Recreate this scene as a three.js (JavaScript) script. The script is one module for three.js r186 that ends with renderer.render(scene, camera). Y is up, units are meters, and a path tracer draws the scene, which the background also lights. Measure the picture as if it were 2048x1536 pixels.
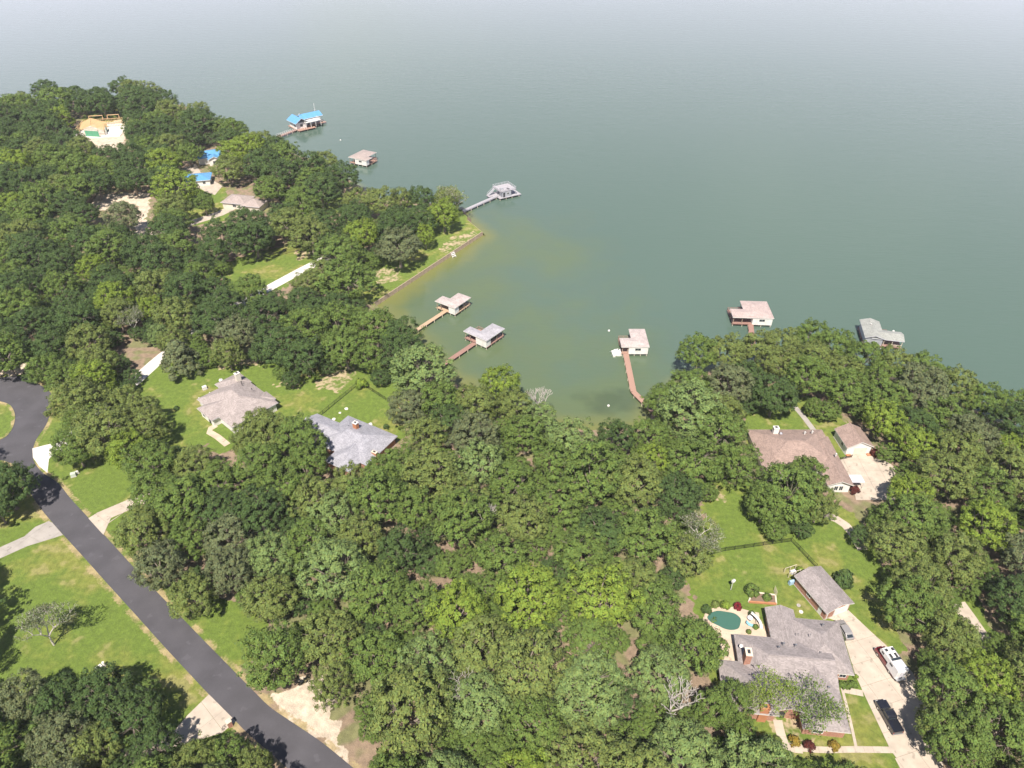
import * as THREE from 'three';
import { mergeGeometries } from 'three/addons/utils/BufferGeometryUtils.js';
import { ImprovedNoise } from 'three/addons/math/ImprovedNoise.js';

// ---------------------------------------------------------------- camera, sky, sun, exposure
const scene = new THREE.Scene();
const EYE = 126, PITCH = 37 * Math.PI / 180, FOCAL = 1430, GY = 1.5;      // metres over the lake, tilt, focal length for a 2048-wide frame, land level
const camera = new THREE.PerspectiveCamera(2 * Math.atan(768 / FOCAL) * 180 / Math.PI, 4 / 3, 1, 9000);
camera.position.set(0, EYE, 0);
camera.lookAt(0, EYE - Math.sin(PITCH) * 100, -Math.cos(PITCH) * 100);
const renderer = new THREE.WebGLRenderer({ antialias: true });
renderer.setSize(1024, 768);
renderer.toneMapping = THREE.LinearToneMapping;
renderer.toneMappingExposure = 1.7;
renderer.shadowMap.enabled = true;

const noise = new ImprovedNoise();
const N = (x, y, z = 0.5) => noise.noise(x, y, z);
const fbm = (x, y, z = 0.5, o = 4) => { let s = 0, a = 0.5, f = 1; for (let i = 0; i < o; i++) { s += a * noise.noise(x * f, y * f, z + i * 7.3); f *= 2.03; a *= 0.5; } return s; };
const sm = (a, b, x) => { const t = Math.min(1, Math.max(0, (x - a) / (b - a))); return t * t * (3 - 2 * t); };
const lerp = (a, b, t) => a + (b - a) * t;

{ // summer sky: hazy at the horizon, a few thin clouds all round
  const w = 1024, h = 512, d = new Float32Array(w * h * 4);
  for (let j = 0; j < h; j++) {
    const el = ((j + 0.5) / h - 0.5) * Math.PI;
    for (let i = 0; i < w; i++) {
      const az = ((i + 0.5) / w - 0.5) * Math.PI * 2, t = Math.max(0, Math.sin(el)), k = Math.pow(1 - t, 2.9);
      let c = [lerp(0.06, 1.95, k), lerp(0.12, 1.9, k), lerp(0.27, 2.25, k)];
      if (el > 0.02) {
        const dx = Math.cos(el) * Math.cos(az) / (t + 0.12), dz = Math.cos(el) * Math.sin(az) / (t + 0.12);
        const cl = sm(0.05, 0.4, fbm(dx * 0.9 + 3.1, dz * 0.9 - 1.7, 4.2, 5)) * 0.4 * sm(0.95, 0.5, t);
        c = [lerp(c[0], 1.15, cl), lerp(c[1], 1.17, cl), lerp(c[2], 1.2, cl)];
      }
      const o = (j * w + i) * 4; d[o] = c[0]; d[o + 1] = c[1]; d[o + 2] = c[2]; d[o + 3] = 1;
    }
  }
  const sky = new THREE.DataTexture(d, w, h, THREE.RGBAFormat, THREE.FloatType);
  sky.mapping = THREE.EquirectangularReflectionMapping; sky.magFilter = THREE.LinearFilter; sky.needsUpdate = true;
  scene.background = sky; scene.environment = sky;
  scene.backgroundIntensity = 0.62; scene.environmentIntensity = 0.62;
}
const sun = new THREE.DirectionalLight(0xfff5e8, 5);
sun.position.set(-0.096 * 600, 0.839 * 600, 0.536 * 600 - 160);
sun.target.position.set(0, 0, -160);
sun.castShadow = true;
Object.assign(sun.shadow.camera, { left: -420, right: 420, top: 420, bottom: -420, near: 1, far: 1500 });
sun.shadow.mapSize.set(4096, 4096);
scene.add(sun, sun.target);
scene.fog = new THREE.FogExp2(0xe4e9ee, 0.0001);

// ---------------------------------------------------------------- helpers
function rng(seed) { let a = seed >>> 0; return () => { a = (a + 0x6d2b79f5) | 0; let t = Math.imul(a ^ (a >>> 15), 1 | a); t = (t + Math.imul(t ^ (t >>> 7), 61 | t)) ^ t; return ((t ^ (t >>> 14)) >>> 0) / 4294967296; }; }
const cp = Math.cos(PITCH), sp = Math.sin(PITCH);
function at(px, py, h = GY) {                     // surveyed point: where the sight line through that point of the photograph meets height h
  const x = (px - 1024) / FOCAL, y = -(py - 768) / FOCAL, dy = y * cp - sp, t = (h - EYE) / dy;
  return new THREE.Vector3(x * t, h, (-cp - y * sp) * t);
}
function proj(p) { const f = -(p.y - EYE) * sp - p.z * cp, u = (p.y - EYE) * cp - p.z * sp; return [1024 + FOCAL * p.x / f, 768 - FOCAL * u / f, FOCAL / f]; }
function inside(pts, x, y) { let c = false; for (let i = 0, j = pts.length - 1; i < pts.length; j = i++) { const [a, b] = pts[i], [e, f] = pts[j]; if ((b > y) !== (f > y) && x < (e - a) * (y - b) / (f - b) + a) c = !c; } return c; }
const ground2 = (list) => list.map(([x, y]) => { const p = at(x, y); return [p.x, p.z]; });
const used = new Map();
function numbered(n) { const k = used.get(n) || 0; used.set(n, k + 1); return k ? n + '_' + String(k).padStart(3, '0') : n; }
function tag(o, label, category, group, kind) { Object.assign(o.userData, { label, category }); if (group) o.userData.group = group; if (kind) o.userData.kind = kind; return o; }
function thing(name, label, category, [x, y, z] = [0, 0, 0], turn = 0, group) {
  const o = new THREE.Group(); o.name = numbered(name); o.position.set(x, y, z); o.rotation.y = turn; scene.add(o);
  return tag(o, label, category, group);
}
function structure(o, name) { o.name = numbered(name); o.userData.kind = 'structure'; o.userData.label = o.userData.label || ''; scene.add(o); o.castShadow = o.receiveShadow = true; return o; }

class MB {                                        // collects faces; uv in metres, laid along each face
  constructor() { this.p = []; this.n = []; this.u = []; this.i = []; }
  face(pts, normal) {
    const a = new THREE.Vector3(), b = new THREE.Vector3(), v = pts.map((q) => q.isVector3 ? q : new THREE.Vector3(...q));
    const n = normal || new THREE.Vector3();
    if (!normal) { for (let k = 1; k + 1 < v.length; k++) n.add(a.subVectors(v[k], v[0]).cross(b.subVectors(v[k + 1], v[0]))); n.normalize(); }
    const t = Math.abs(n.y) > 0.995 ? new THREE.Vector3(1, 0, 0) : new THREE.Vector3(n.z, 0, -n.x).normalize(), bt = new THREE.Vector3().crossVectors(n, t), s = this.p.length / 3;
    for (const q of v) { this.p.push(q.x, q.y, q.z); this.n.push(n.x, n.y, n.z); this.u.push(q.dot(t), q.dot(bt)); }
    for (let k = 1; k + 1 < v.length; k++) this.i.push(s, s + k, s + k + 1);
    return this;
  }
  box(cx, cy, cz, w, h, d, turn = 0, tilt = 0) {  // centre, size
    const m = new THREE.Matrix4().makeRotationFromEuler(new THREE.Euler(tilt, turn, 0, 'YXZ')).setPosition(cx, cy, cz), x = w / 2, y = h / 2, z = d / 2;
    const P = (a, b, c) => new THREE.Vector3(a * x, b * y, c * z).applyMatrix4(m);
    this.face([P(-1, -1, 1), P(1, -1, 1), P(1, 1, 1), P(-1, 1, 1)]).face([P(1, -1, -1), P(-1, -1, -1), P(-1, 1, -1), P(1, 1, -1)]);
    this.face([P(1, -1, 1), P(1, -1, -1), P(1, 1, -1), P(1, 1, 1)]).face([P(-1, -1, -1), P(-1, -1, 1), P(-1, 1, 1), P(-1, 1, -1)]);
    return this.face([P(-1, 1, 1), P(1, 1, 1), P(1, 1, -1), P(-1, 1, -1)]).face([P(-1, -1, -1), P(1, -1, -1), P(1, -1, 1), P(-1, -1, 1)]);
  }
  beam(a, b, w, h) {                              // bar from a to b
    const A = new THREE.Vector3(...a), B = new THREE.Vector3(...b), d = B.clone().sub(A), l = d.length();
    return this.box((A.x + B.x) / 2, (A.y + B.y) / 2, (A.z + B.z) / 2, w, h, l, Math.atan2(d.x, d.z), -Math.asin(d.y / l));
  }
  tube(a, b, r0, r1 = r0, seg = 6, caps = true) {
    const A = new THREE.Vector3(...a), B = new THREE.Vector3(...b), d = B.clone().sub(A).normalize(), s = Math.abs(d.y) > 0.9 ? new THREE.Vector3(1, 0, 0) : new THREE.Vector3(0, 1, 0);
    const u = new THREE.Vector3().crossVectors(d, s).normalize(), w = new THREE.Vector3().crossVectors(d, u), st = this.p.length / 3, L = A.distanceTo(B);
    for (let k = 0; k <= seg; k++) {
      const t = k / seg * Math.PI * 2, n = u.clone().multiplyScalar(Math.cos(t)).addScaledVector(w, Math.sin(t));
      for (const [c, r, v] of [[A, r0, 0], [B, r1, L]]) { this.p.push(c.x + n.x * r, c.y + n.y * r, c.z + n.z * r); this.n.push(n.x, n.y, n.z); this.u.push(k / seg * r0 * 6, v); }
      if (k < seg) { const q = st + k * 2; this.i.push(q, q + 2, q + 1, q + 1, q + 2, q + 3); }
    }
    if (caps) for (const [c, r, sg] of [[A, r0, -1], [B, r1, 1]]) {
      const ring = []; for (let k = 0; k < seg; k++) { const t = sg * k / seg * Math.PI * 2; ring.push(c.clone().addScaledVector(u, Math.cos(t) * r).addScaledVector(w, Math.sin(t) * r)); }
      this.face(ring, d.clone().multiplyScalar(sg));
    }
    return this;
  }
  prism(pts, y0, y1, bottom = false) {            // flat outline [x, z] raised from y0 to y1
    const sh = new THREE.Shape(pts.map(([x, z]) => new THREE.Vector2(x, -z))), g = new THREE.ShapeGeometry(sh), q = g.attributes.position, ix = g.index.array, up = new THREE.Vector3(0, 1, 0);
    for (let k = 0; k < ix.length; k += 3) {
      const t = [ix[k], ix[k + 1], ix[k + 2]].map((m) => new THREE.Vector3(q.getX(m), y1, -q.getY(m)));
      this.face(t, up.clone());
      if (bottom) this.face(t.reverse().map((v) => v.clone().setY(y0)), up.clone().negate());
    }
    const area = pts.reduce((s, [x, z], k) => { const [a, b] = pts[(k + 1) % pts.length]; return s + x * b - a * z; }, 0);
    if (y1 > y0) pts.forEach(([x, z], k) => { const [a, b] = pts[(k + 1) % pts.length], f = [[x, y0, z], [a, y0, b], [a, y1, b], [x, y1, z]]; this.face(area < 0 ? f : f.reverse()); });
    return this;
  }
  geo() {
    const g = new THREE.BufferGeometry();
    g.setAttribute('position', new THREE.Float32BufferAttribute(this.p, 3)); g.setAttribute('normal', new THREE.Float32BufferAttribute(this.n, 3)); g.setAttribute('uv', new THREE.Float32BufferAttribute(this.u, 2));
    g.setIndex(this.i); return g;
  }
  build(name, mat, parent) { return put(name, this.geo(), mat, parent); }
}
function put(name, g, mat, parent) {
  const m = new THREE.Mesh(g, mat); m.castShadow = m.receiveShadow = true;
  m.name = parent ? name : numbered(name); (parent || scene).add(m); return m;
}

// ---------------------------------------------------------------- textures and materials
function tex(w, h, size, f, srgb = false) {       // repeating texture of size metres; f(u, v) in 0..1 -> grey or [r, g, b], linear; noise wraps by blending
  const d = new Uint8Array(w * h * 4);
  for (let j = 0; j < h; j++) for (let i = 0; i < w; i++) {
    let c = f((i + 0.5) / w, (j + 0.5) / h); if (typeof c === 'number') c = [c, c, c];
    for (let k = 0; k < 3; k++) { let x = Math.min(1, Math.max(0, c[k])); if (srgb) x = x <= 0.0031308 ? x * 12.92 : 1.055 * Math.pow(x, 1 / 2.4) - 0.055; d[(j * w + i) * 4 + k] = x * 255; }
    d[(j * w + i) * 4 + 3] = 255;
  }
  const t = new THREE.DataTexture(d, w, h); t.wrapS = t.wrapT = THREE.RepeatWrapping; t.magFilter = THREE.LinearFilter; t.minFilter = THREE.LinearFilter;
  if (srgb) t.colorSpace = THREE.SRGBColorSpace;
  const [sx, sy] = Array.isArray(size) ? size : [size, size];
  t.repeat.set(1 / sx, 1 / sy); t.needsUpdate = true; return t;
}
function wrapN(u, v, f, z, o = 4) {               // seamless noise
  const a = u * f, b = v * f, bx = sm(0.8, 1, u), by = sm(0.8, 1, v), g = (x, y) => fbm(x, y, z, o);
  return lerp(lerp(g(a, b), g(a - f, b), bx), lerp(g(a, b - f), g(a - f, b - f), bx), by);
}
const hash = (i, j) => { let h = Math.imul(i, 374761393) + Math.imul(j, 668265263); h = Math.imul(h ^ (h >>> 13), 1274126177); return ((h ^ (h >>> 16)) >>> 0) / 4294967296; };
const RGB = (r, g, b) => new THREE.Color().setRGB(r, g, b);
function std(r, g, b, roughness = 0.9, extra = {}) { return new THREE.MeshStandardMaterial({ color: RGB(r, g, b), roughness, metalness: 0, ...extra }); }

const grain = tex(256, 256, 6, (u, v) => 0.92 + 0.22 * wrapN(u, v, 6, 1.5, 5) + 0.12 * (hash(u * 256 | 0, v * 256 | 0) - 0.5), true);
const shingle = tex(512, 512, [6.4, 6.4], (u, v) => {
  const row = Math.floor(v * 32), off = hash(row, 5), col = Math.floor((u + off * 0.1) * 20), e = v * 32 - row;
  return (0.76 + 0.26 * (hash(col % 20, row) - 0.5) + 0.26 * wrapN(u, v, 5, 9.1, 3) + 0.12 * (hash(u * 512 | 0, v * 512 | 0) - 0.5)) * (e < 0.12 ? 0.82 : 1);
}, true);
const shingleBump = tex(256, 256, [3.2, 3.2], (u, v) => { const e = v * 16 % 1; return 1 - e * 0.8; });
const brickTex = tex(512, 512, [3.2, 3.2], (u, v) => {
  const row = Math.floor(v * 42), x = u * 14 + (row % 2) * 0.5, col = Math.floor(x) % 14, e = v * 42 - row, m = (e < 0.16 || x % 1 < 0.06), t = 0.75 + 0.5 * hash(col, row);
  return m ? [0.42, 0.37, 0.32] : [0.36 * t, 0.15 * t, 0.095 * t];
}, true);
const plank = tex(512, 256, [4, 2.24], (u, v) => { const r = Math.floor(v * 16), e = v * 16 - r; return (0.75 + 0.35 * (hash(r, 3) - 0.5) + 0.25 * wrapN(u, v, 3, r * 1.7, 3)) * (e < 0.09 ? 0.35 : 1); }, true);
const plankBump = tex(128, 256, [4, 2.24], (u, v) => (v * 16 % 1 < 0.1 ? 0 : 1));
const siding = tex(64, 256, [2, 2.4], (u, v) => 1 - (v * 12 % 1) * 0.9);
const ribs = tex(256, 32, [3.2, 1], (u) => (u * 8 % 1 < 0.12 ? 1 : 0));
const concreteTex = tex(512, 512, 9, (u, v) => 0.82 + 0.3 * wrapN(u, v, 4, 3.3, 6) + 0.1 * (hash(u * 512 | 0, v * 512 | 0) - 0.5) - 0.2 * sm(0.22, 0.34, wrapN(u, v, 7, 8.8, 4)), true);
const roofMat = (r, g, b) => std(r, g, b, 0.95, { map: shingle, bumpMap: shingleBump, bumpScale: 0.012 });
const woodMat = (r, g, b) => std(r, g, b, 0.85, { map: plank, bumpMap: plankBump, bumpScale: 0.01 });
const M = {
  roofA: roofMat(0.36, 0.32, 0.315), roofB: roofMat(0.38, 0.28, 0.24), roofC: roofMat(0.42, 0.365, 0.35), roofD: roofMat(0.39, 0.39, 0.44),
  roofTan: roofMat(0.55, 0.475, 0.455), roofGrey: roofMat(0.45, 0.44, 0.475), roofPink: roofMat(0.52, 0.42, 0.395), roofBrown: roofMat(0.44, 0.37, 0.345), roofSage: roofMat(0.38, 0.395, 0.37),
  blueMetal: std(0.12, 0.34, 0.62, 0.42, { map: grain, bumpMap: ribs, bumpScale: 0.03 }),
  white: std(0.74, 0.73, 0.7, 0.7, { map: grain }), siding: std(0.76, 0.75, 0.72, 0.75, { bumpMap: siding, bumpScale: 0.015, map: grain }), cream: std(0.66, 0.62, 0.53, 0.8, { map: grain }),
  greySiding: std(0.36, 0.375, 0.41, 0.8, { bumpMap: siding, bumpScale: 0.015, map: grain }), greyTrim: std(0.6, 0.6, 0.66, 0.7, { map: grain }), greyDeck: woodMat(0.48, 0.465, 0.5), deckTrim: std(0.5, 0.5, 0.54, 0.7, { map: grain }),
  brick: std(1, 1, 1, 0.9, { map: brickTex }), orangeBrick: std(0.46, 0.2, 0.1, 0.9, { map: grain }),
  deck: woodMat(0.46, 0.285, 0.22), deckNew: woodMat(0.58, 0.42, 0.28), deckRed: woodMat(0.38, 0.225, 0.185), post: std(0.42, 0.33, 0.24, 0.9, { map: grain }), pale: std(0.66, 0.58, 0.46, 0.85, { map: grain }),
  lumber: std(0.72, 0.5, 0.27, 0.85, { map: grain }), sheathing: std(0.1, 0.33, 0.2, 0.8, { map: grain }), dark: std(0.03, 0.03, 0.034, 0.6), iron: std(0.02, 0.022, 0.022, 0.55, { metalness: 0.3 }),
  metal: std(0.6, 0.61, 0.63, 0.35, { metalness: 0.8 }), glass: new THREE.MeshPhysicalMaterial({ color: RGB(0.03, 0.04, 0.05), roughness: 0.06, metalness: 0 }),
  concrete: std(0.54, 0.465, 0.385, 0.92, { map: concreteTex }), concreteGrey: std(0.42, 0.39, 0.36, 0.92, { map: concreteTex }), concreteWhite: std(0.76, 0.73, 0.68, 0.9, { map: concreteTex }),
  stone: std(0.62, 0.5, 0.38, 0.9, { map: concreteTex }), asphalt: std(0.088, 0.085, 0.097, 0.9, { map: tex(1024, 1024, 24, (u, v) => 0.8 + 0.34 * wrapN(u, v, 5, 2.2, 6) + 0.3 * (hash(u * 1024 | 0, v * 1024 | 0) - 0.5) + 0.45 * sm(0.2, 0.4, wrapN(u, v, 9, 6.1, 5)), true) }),
  bark: std(0.24, 0.2, 0.165, 0.95, { map: grain }), paleBark: std(0.54, 0.5, 0.46, 0.95, { map: grain }), tyre: std(0.02, 0.02, 0.02, 0.9),
};

// ---------------------------------------------------------------- land
const SHORE = [[-420, 330], [-150, 252], [0, 222], [70, 206], [180, 198], [290, 193], [380, 216], [450, 250], [500, 279], [560, 293], [620, 320], [680, 345], [712, 368], [735, 392], [800, 398], [880, 408], [925, 420], [935, 440],
  [964, 464], [748, 606], [775, 635], [812, 668], [835, 692], [868, 728], [905, 765], [960, 800], [1030, 835], [1100, 852], [1180, 862], [1260, 856], [1310, 838], [1345, 800], [1375, 765], [1420, 742], [1490, 728], [1570, 716], [1650, 715], [1740, 738], [1850, 772], [1960, 825], [2100, 890], [2400, 1010]];
const CORNER = 18;                                // the sea wall runs from this point to the next
const shore = [];                                 // world outline, roughened where the bank is natural
ground2(SHORE).forEach(([x, z], i, all) => {
  shore.push([x, z, i === CORNER]);
  if (i === CORNER || i === CORNER - 1 || i === all.length - 1) return;
  const [a, b] = all[i + 1], l = Math.hypot(a - x, b - z), k = Math.floor(l / 3);
  for (let s = 1; s < k; s++) { const t = s / k, o = 2.2 * N(lerp(x, a, t) * 0.13, lerp(z, b, t) * 0.13, 3.1); shore.push([lerp(x, a, t) + o * (b - z) / l, lerp(z, b, t) - o * (a - x) / l, false]); }
});
const landOutline = [...shore.map(([x, z]) => [x, z]), [420, -60], [420, 160], [-620, 160], [-620, -300]];
const inLand = (x, z) => inside(landOutline, x, z);
function shoreDistance(x, z) { let best = 1e9; for (let i = 0; i + 1 < shore.length; i++) { const [a, b] = shore[i], [c, d] = shore[i + 1], ex = c - a, ez = d - b, t = Math.min(1, Math.max(0, ((x - a) * ex + (z - b) * ez) / (ex * ex + ez * ez || 1))); const q = Math.hypot(x - a - ex * t, z - b - ez * t); if (q < best) best = q; } return best; }

const ROAD_RIGHT = [[0, 755], [40, 752], [70, 765], [96, 780], [106, 797], [103, 817], [92, 850], [72, 880], [66, 900], [67, 920], [85, 945], [115, 965], [142, 998], [183, 1042], [235, 1099], [292, 1161], [348, 1219], [398, 1271], [449, 1323], [503, 1378], [540, 1414], [579, 1441], [644, 1485], [691, 1523], [760, 1580]];
const ROAD_LEFT = [[640, 1600], [560, 1523], [498, 1469], [470, 1441], [421, 1392], [373, 1341], [332, 1297], [288, 1248], [250, 1206], [211, 1163], [168, 1115], [127, 1070], [103, 1043], [80, 1015], [50, 970], [20, 925], [-60, 915], [-160, 870], [-160, 790], [-80, 757]];
const ISLAND = [[-60, 812], [-20, 800], [0, 803], [18, 809], [28, 822], [30, 840], [22, 862], [8, 876], [-20, 884], [-60, 875]];
const smoothLine = (list, n = 4, closed = false) => new THREE.CatmullRomCurve3(list.map(([x, z]) => new THREE.Vector3(x, 0, z)), closed, 'centripetal').getPoints(list.length * n).map((p) => [p.x, p.z]);
const roadRight = smoothLine(ground2(ROAD_RIGHT)), roadLeft = smoothLine(ground2(ROAD_LEFT)), island = smoothLine(ground2(ISLAND), 4, true);
const roadOutline = [...roadRight, ...roadLeft];

// which surface lies where: lawns, bare earth and sand, in the photograph's points
const LAWNS = [
  [[-200, 640], [120, 690], [270, 760], [330, 800], [400, 900], [330, 960], [260, 1060], [280, 1150], [520, 1215], [540, 1290], [480, 1340], [505, 1385], [420, 1560], [-200, 1600]],
  [[250, 775], [330, 705], [430, 705], [540, 700], [650, 720], [810, 735], [810, 880], [640, 905], [450, 905], [330, 870]],
  [[968, 464], [748, 610], [700, 600], [690, 540], [760, 500], [830, 430], [930, 415]], [[420, 540], [500, 505], [640, 480], [640, 530], [560, 580], [470, 590]],
  [[370, 380], [450, 375], [460, 440], [370, 455]], [[540, 420], [640, 385], [710, 390], [690, 425], [600, 440]], [[170, 225], [300, 215], [300, 240], [160, 250]], [[340, 560], [420, 540], [420, 640], [330, 660]],
  [[1420, 960], [1520, 960], [1700, 1020], [1800, 1190], [1800, 1290], [1800, 1500], [1840, 1570], [1480, 1570], [1420, 1330], [1370, 1160]],
  [[1480, 790], [1600, 780], [1690, 840], [1710, 920], [1680, 935], [1600, 905], [1500, 890]], [[1880, 1180], [1960, 1200], [2010, 1320], [1900, 1300]], [[-80, 800], [30, 800], [30, 880], [-80, 880]],
];
const BARE = [[[635, 752], [700, 722], [712, 745], [680, 785], [645, 778]], [[755, 540], [800, 535], [800, 560], [755, 568]], [[592, 505], [625, 500], [620, 518], [595, 520]], [[905, 475], [950, 462], [955, 470], [890, 505], [880, 500]],
  [[440, 715], [530, 715], [520, 730], [430, 735]], [[560, 760], [610, 768], [590, 780], [555, 772]], [[1495, 1240], [1560, 1240], [1560, 1290], [1480, 1290]], [[1540, 1440], [1620, 1440], [1640, 1500], [1560, 1500]], [[1430, 990], [1450, 985], [1455, 1005], [1435, 1008]]];
const SAND = [[[545, 1395], [640, 1345], [660, 1420], [700, 1540], [690, 1522], [640, 1480], [580, 1438]], [[190, 390], [300, 385], [295, 470], [270, 475], [275, 410], [190, 420]], [[150, 260], [260, 235], [245, 300], [180, 300]], [[130, 720], [0, 725], [-60, 745], [60, 752]]];
function groundTexture(x0, x1, z0, z1, w, h) {
  const paint = (polys, extra = []) => {
    const c = document.createElement('canvas'); c.width = w; c.height = h; const g = c.getContext('2d'); g.fillStyle = '#000'; g.fillRect(0, 0, w, h);
    const path = (pts) => { g.beginPath(); pts.forEach(([x, z], i) => g[i ? 'lineTo' : 'moveTo']((x - x0) / (x1 - x0) * w, (z - z0) / (z1 - z0) * h)); };
    g.fillStyle = '#fff'; for (const p of polys) { path(ground2(p)); g.fill(); }
    g.strokeStyle = '#fff'; g.lineJoin = 'round'; for (const [pts, width] of extra) { path(pts); g.lineWidth = width / (x1 - x0) * w; g.stroke(); }
    return g.getImageData(0, 0, w, h).data;
  };
  const lawn = paint(LAWNS), bare = paint(BARE), sand = paint(SAND), verge = paint([], [[roadRight, 2.0], [roadLeft, 1.8], [[...island, island[0]], 1.2]]), edge = paint([], [[shore.slice(0, CORNER).map(([x, z]) => [x, z]), 3]]);
  const d = new Uint8Array(w * h * 4), G = (v) => 255 * (v <= 0.0031308 ? v * 12.92 : 1.055 * Math.pow(v, 1 / 2.4) - 0.055);
  for (let j = 0; j < h; j++) for (let i = 0; i < w; i++) {
    const x = lerp(x0, x1, (i + 0.5) / w), z = lerp(z0, z1, (j + 0.5) / h), r = hash(i, j), n1 = N(x * 0.9, z * 0.9, 1), n2 = N(x * 0.31, z * 0.31, 2), n3 = N(x * 0.075, z * 0.075, 3), n4 = N(x * 2.3, z * 2.3, 4);
    const wx = (n1 * 1.1 + n2 * 2.4) / (x1 - x0) * w, wz = (N(x * 0.9, z * 0.9, 11) * 1.1 + N(x * 0.31, z * 0.31, 12) * 2.4) / (z1 - z0) * h;
    const k = (Math.min(h - 1, Math.max(0, Math.round(j + wz))) * w + Math.min(w - 1, Math.max(0, Math.round(i + wx)))) * 4;
    const kv = (Math.min(h - 1, Math.max(0, Math.round(j + wz * 0.16 + (hash(j, i) - 0.5) * 2))) * w + Math.min(w - 1, Math.max(0, Math.round(i + wx * 0.16 + (r - 0.5) * 2)))) * 4;
    const l = 1 + 0.3 * n1 + 0.2 * n2 + 0.25 * (r - 0.5);
    let c = [0.27 * l, 0.2 * l, 0.14 * l];                                             // leaf litter and bare clay in the woods
    const moss = sm(-0.15, 0.3, n2 + n3 * 0.7); c = [lerp(c[0], 0.13 * l, moss * 0.7), lerp(c[1], 0.16 * l, moss * 0.7), lerp(c[2], 0.05 * l, moss * 0.7)];
    if (lawn[k]) {
      const dry = sm(-0.1, 0.6, n3 * 0.9 + n2 * 0.45 + n1 * 0.2), s = 1 + 0.22 * n1 + 0.2 * n4 + 0.22 * (r - 0.5), patch = sm(0.3, 0.5, n2 * 0.8 + n3 * 0.5 + n1 * 0.25);
      c = [lerp(0.122, 0.2, dry) * s, lerp(0.182, 0.215, dry) * s, lerp(0.026, 0.044, dry) * s];
      c = [lerp(c[0], 0.34 * s, patch * 0.35), lerp(c[1], 0.285 * s, patch * 0.35), lerp(c[2], 0.15 * s, patch * 0.35)];
    }
    if (bare[k]) { const t = sm(-0.5, 0.45, n1 + n2 * 0.8 + n4 * 0.5) * 0.85; c = [lerp(c[0], 0.42 * l, t), lerp(c[1], 0.325 * l, t), lerp(c[2], 0.22 * l, t)]; }
    if (sand[k]) c = [0.56 * l, 0.47 * l, 0.37 * l];
    if (verge[kv]) { const t = sm(-0.45, 0.3, n2 * 1.2 + n4 * 0.5) * 0.9; c = [lerp(c[0], 0.36 * l, t), lerp(c[1], 0.285 * l, t), lerp(c[2], 0.15 * l, t)]; }
    if (edge[kv]) c = [0.36 * l, 0.27 * l, 0.19 * l];
    const o = (j * w + i) * 4; for (let q = 0; q < 3; q++) d[o + q] = Math.min(255, G(Math.max(0, c[q]))); d[o + 3] = 255;
  }
  const t = new THREE.DataTexture(d, w, h); t.colorSpace = THREE.SRGBColorSpace; t.magFilter = THREE.LinearFilter; t.wrapS = t.wrapT = THREE.MirroredRepeatWrapping;
  t.repeat.set(1 / (x1 - x0), 1 / (z1 - z0)); t.offset.set(-x0 / (x1 - x0), -z0 / (z1 - z0)); t.needsUpdate = true; return t;
}
const SPLIT = -220;
{
  const cutAt = (a, b) => { const t = (SPLIT - a[1]) / (b[1] - a[1]); return [lerp(a[0], b[0], t), SPLIT]; };
  const i = shore.findIndex(([, z], k) => k >= 19 && z > SPLIT || (k > 18 && z > SPLIT && shore[k - 1][1] <= SPLIT)), s2 = shore.map(([x, z]) => [x, z]);
  const c = cutAt(s2[i - 1], s2[i]);
  const far = [...s2.slice(0, i), c, [-620, SPLIT], [-620, -300]], near = [c, ...s2.slice(i), [420, -60], [420, 160], [-620, 160], [-620, SPLIT]];
  const sheet = (pts, y) => new MB().prism(pts, y, y).geo();
  const gFar = sheet(far, GY), gNear = sheet(near, GY);
  const bank = new MB();
  for (let k = 0; k + 1 < s2.length; k++) {
    const [x, z] = s2[k], [a, b] = s2[k + 1], l = Math.hypot(a - x, b - z) || 1, wall = shore[k][2], out = wall ? 0.02 : 2.6;
    const before = s2[Math.max(0, k - 1)], after = s2[Math.min(s2.length - 1, k + 2)], nrm = (p, q) => { const m = Math.hypot(q[0] - p[0], q[1] - p[1]) || 1; return [(q[1] - p[1]) / m, -(q[0] - p[0]) / m]; };
    const n0 = nrm(before, [a, b]), n1 = nrm([x, z], after), s = -1;   // the lake lies on this side of the line
    bank.face([[x, GY, z], [a, GY, b], [a - s * n1[0] * out, -0.9, b - s * n1[1] * out], [x - s * n0[0] * out, -0.9, z - s * n0[1] * out]].reverse());
  }
  const gBank = bank.geo(); { const p = gBank.attributes.position, u = gBank.attributes.uv; for (let k = 0; k < p.count; k++) u.setXY(k, p.getX(k) * 0.5, p.getZ(k) * 0.5); }
  const flat = (g) => { const p = g.attributes.position, u = g.attributes.uv; for (let k = 0; k < p.count; k++) u.setXY(k, p.getX(k), p.getZ(k)); return g; };
  const fine = tex(512, 512, 5, (u, v) => 0.5 + 0.5 * wrapN(u, v, 22, 5.5, 4) + 0.35 * (hash(u * 512 | 0, v * 512 | 0) - 0.5));
  const land = (map) => std(1, 1, 1, 1, { map, bumpMap: fine, bumpScale: 0.12 });
  const g = mergeGeometries([flat(gFar), flat(gNear), gBank], true);
  const m = new THREE.Mesh(g, [land(groundTexture(-345, 45, -490, SPLIT + 1, 2048, 1424)), land(groundTexture(-178, 150, SPLIT - 1, -34, 2048, 1162)), std(0.2, 0.15, 0.1, 1, { map: concreteTex })]);
  structure(m, 'ground'); m.userData.label = 'lawns and wooded land around the cove';
}

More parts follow.
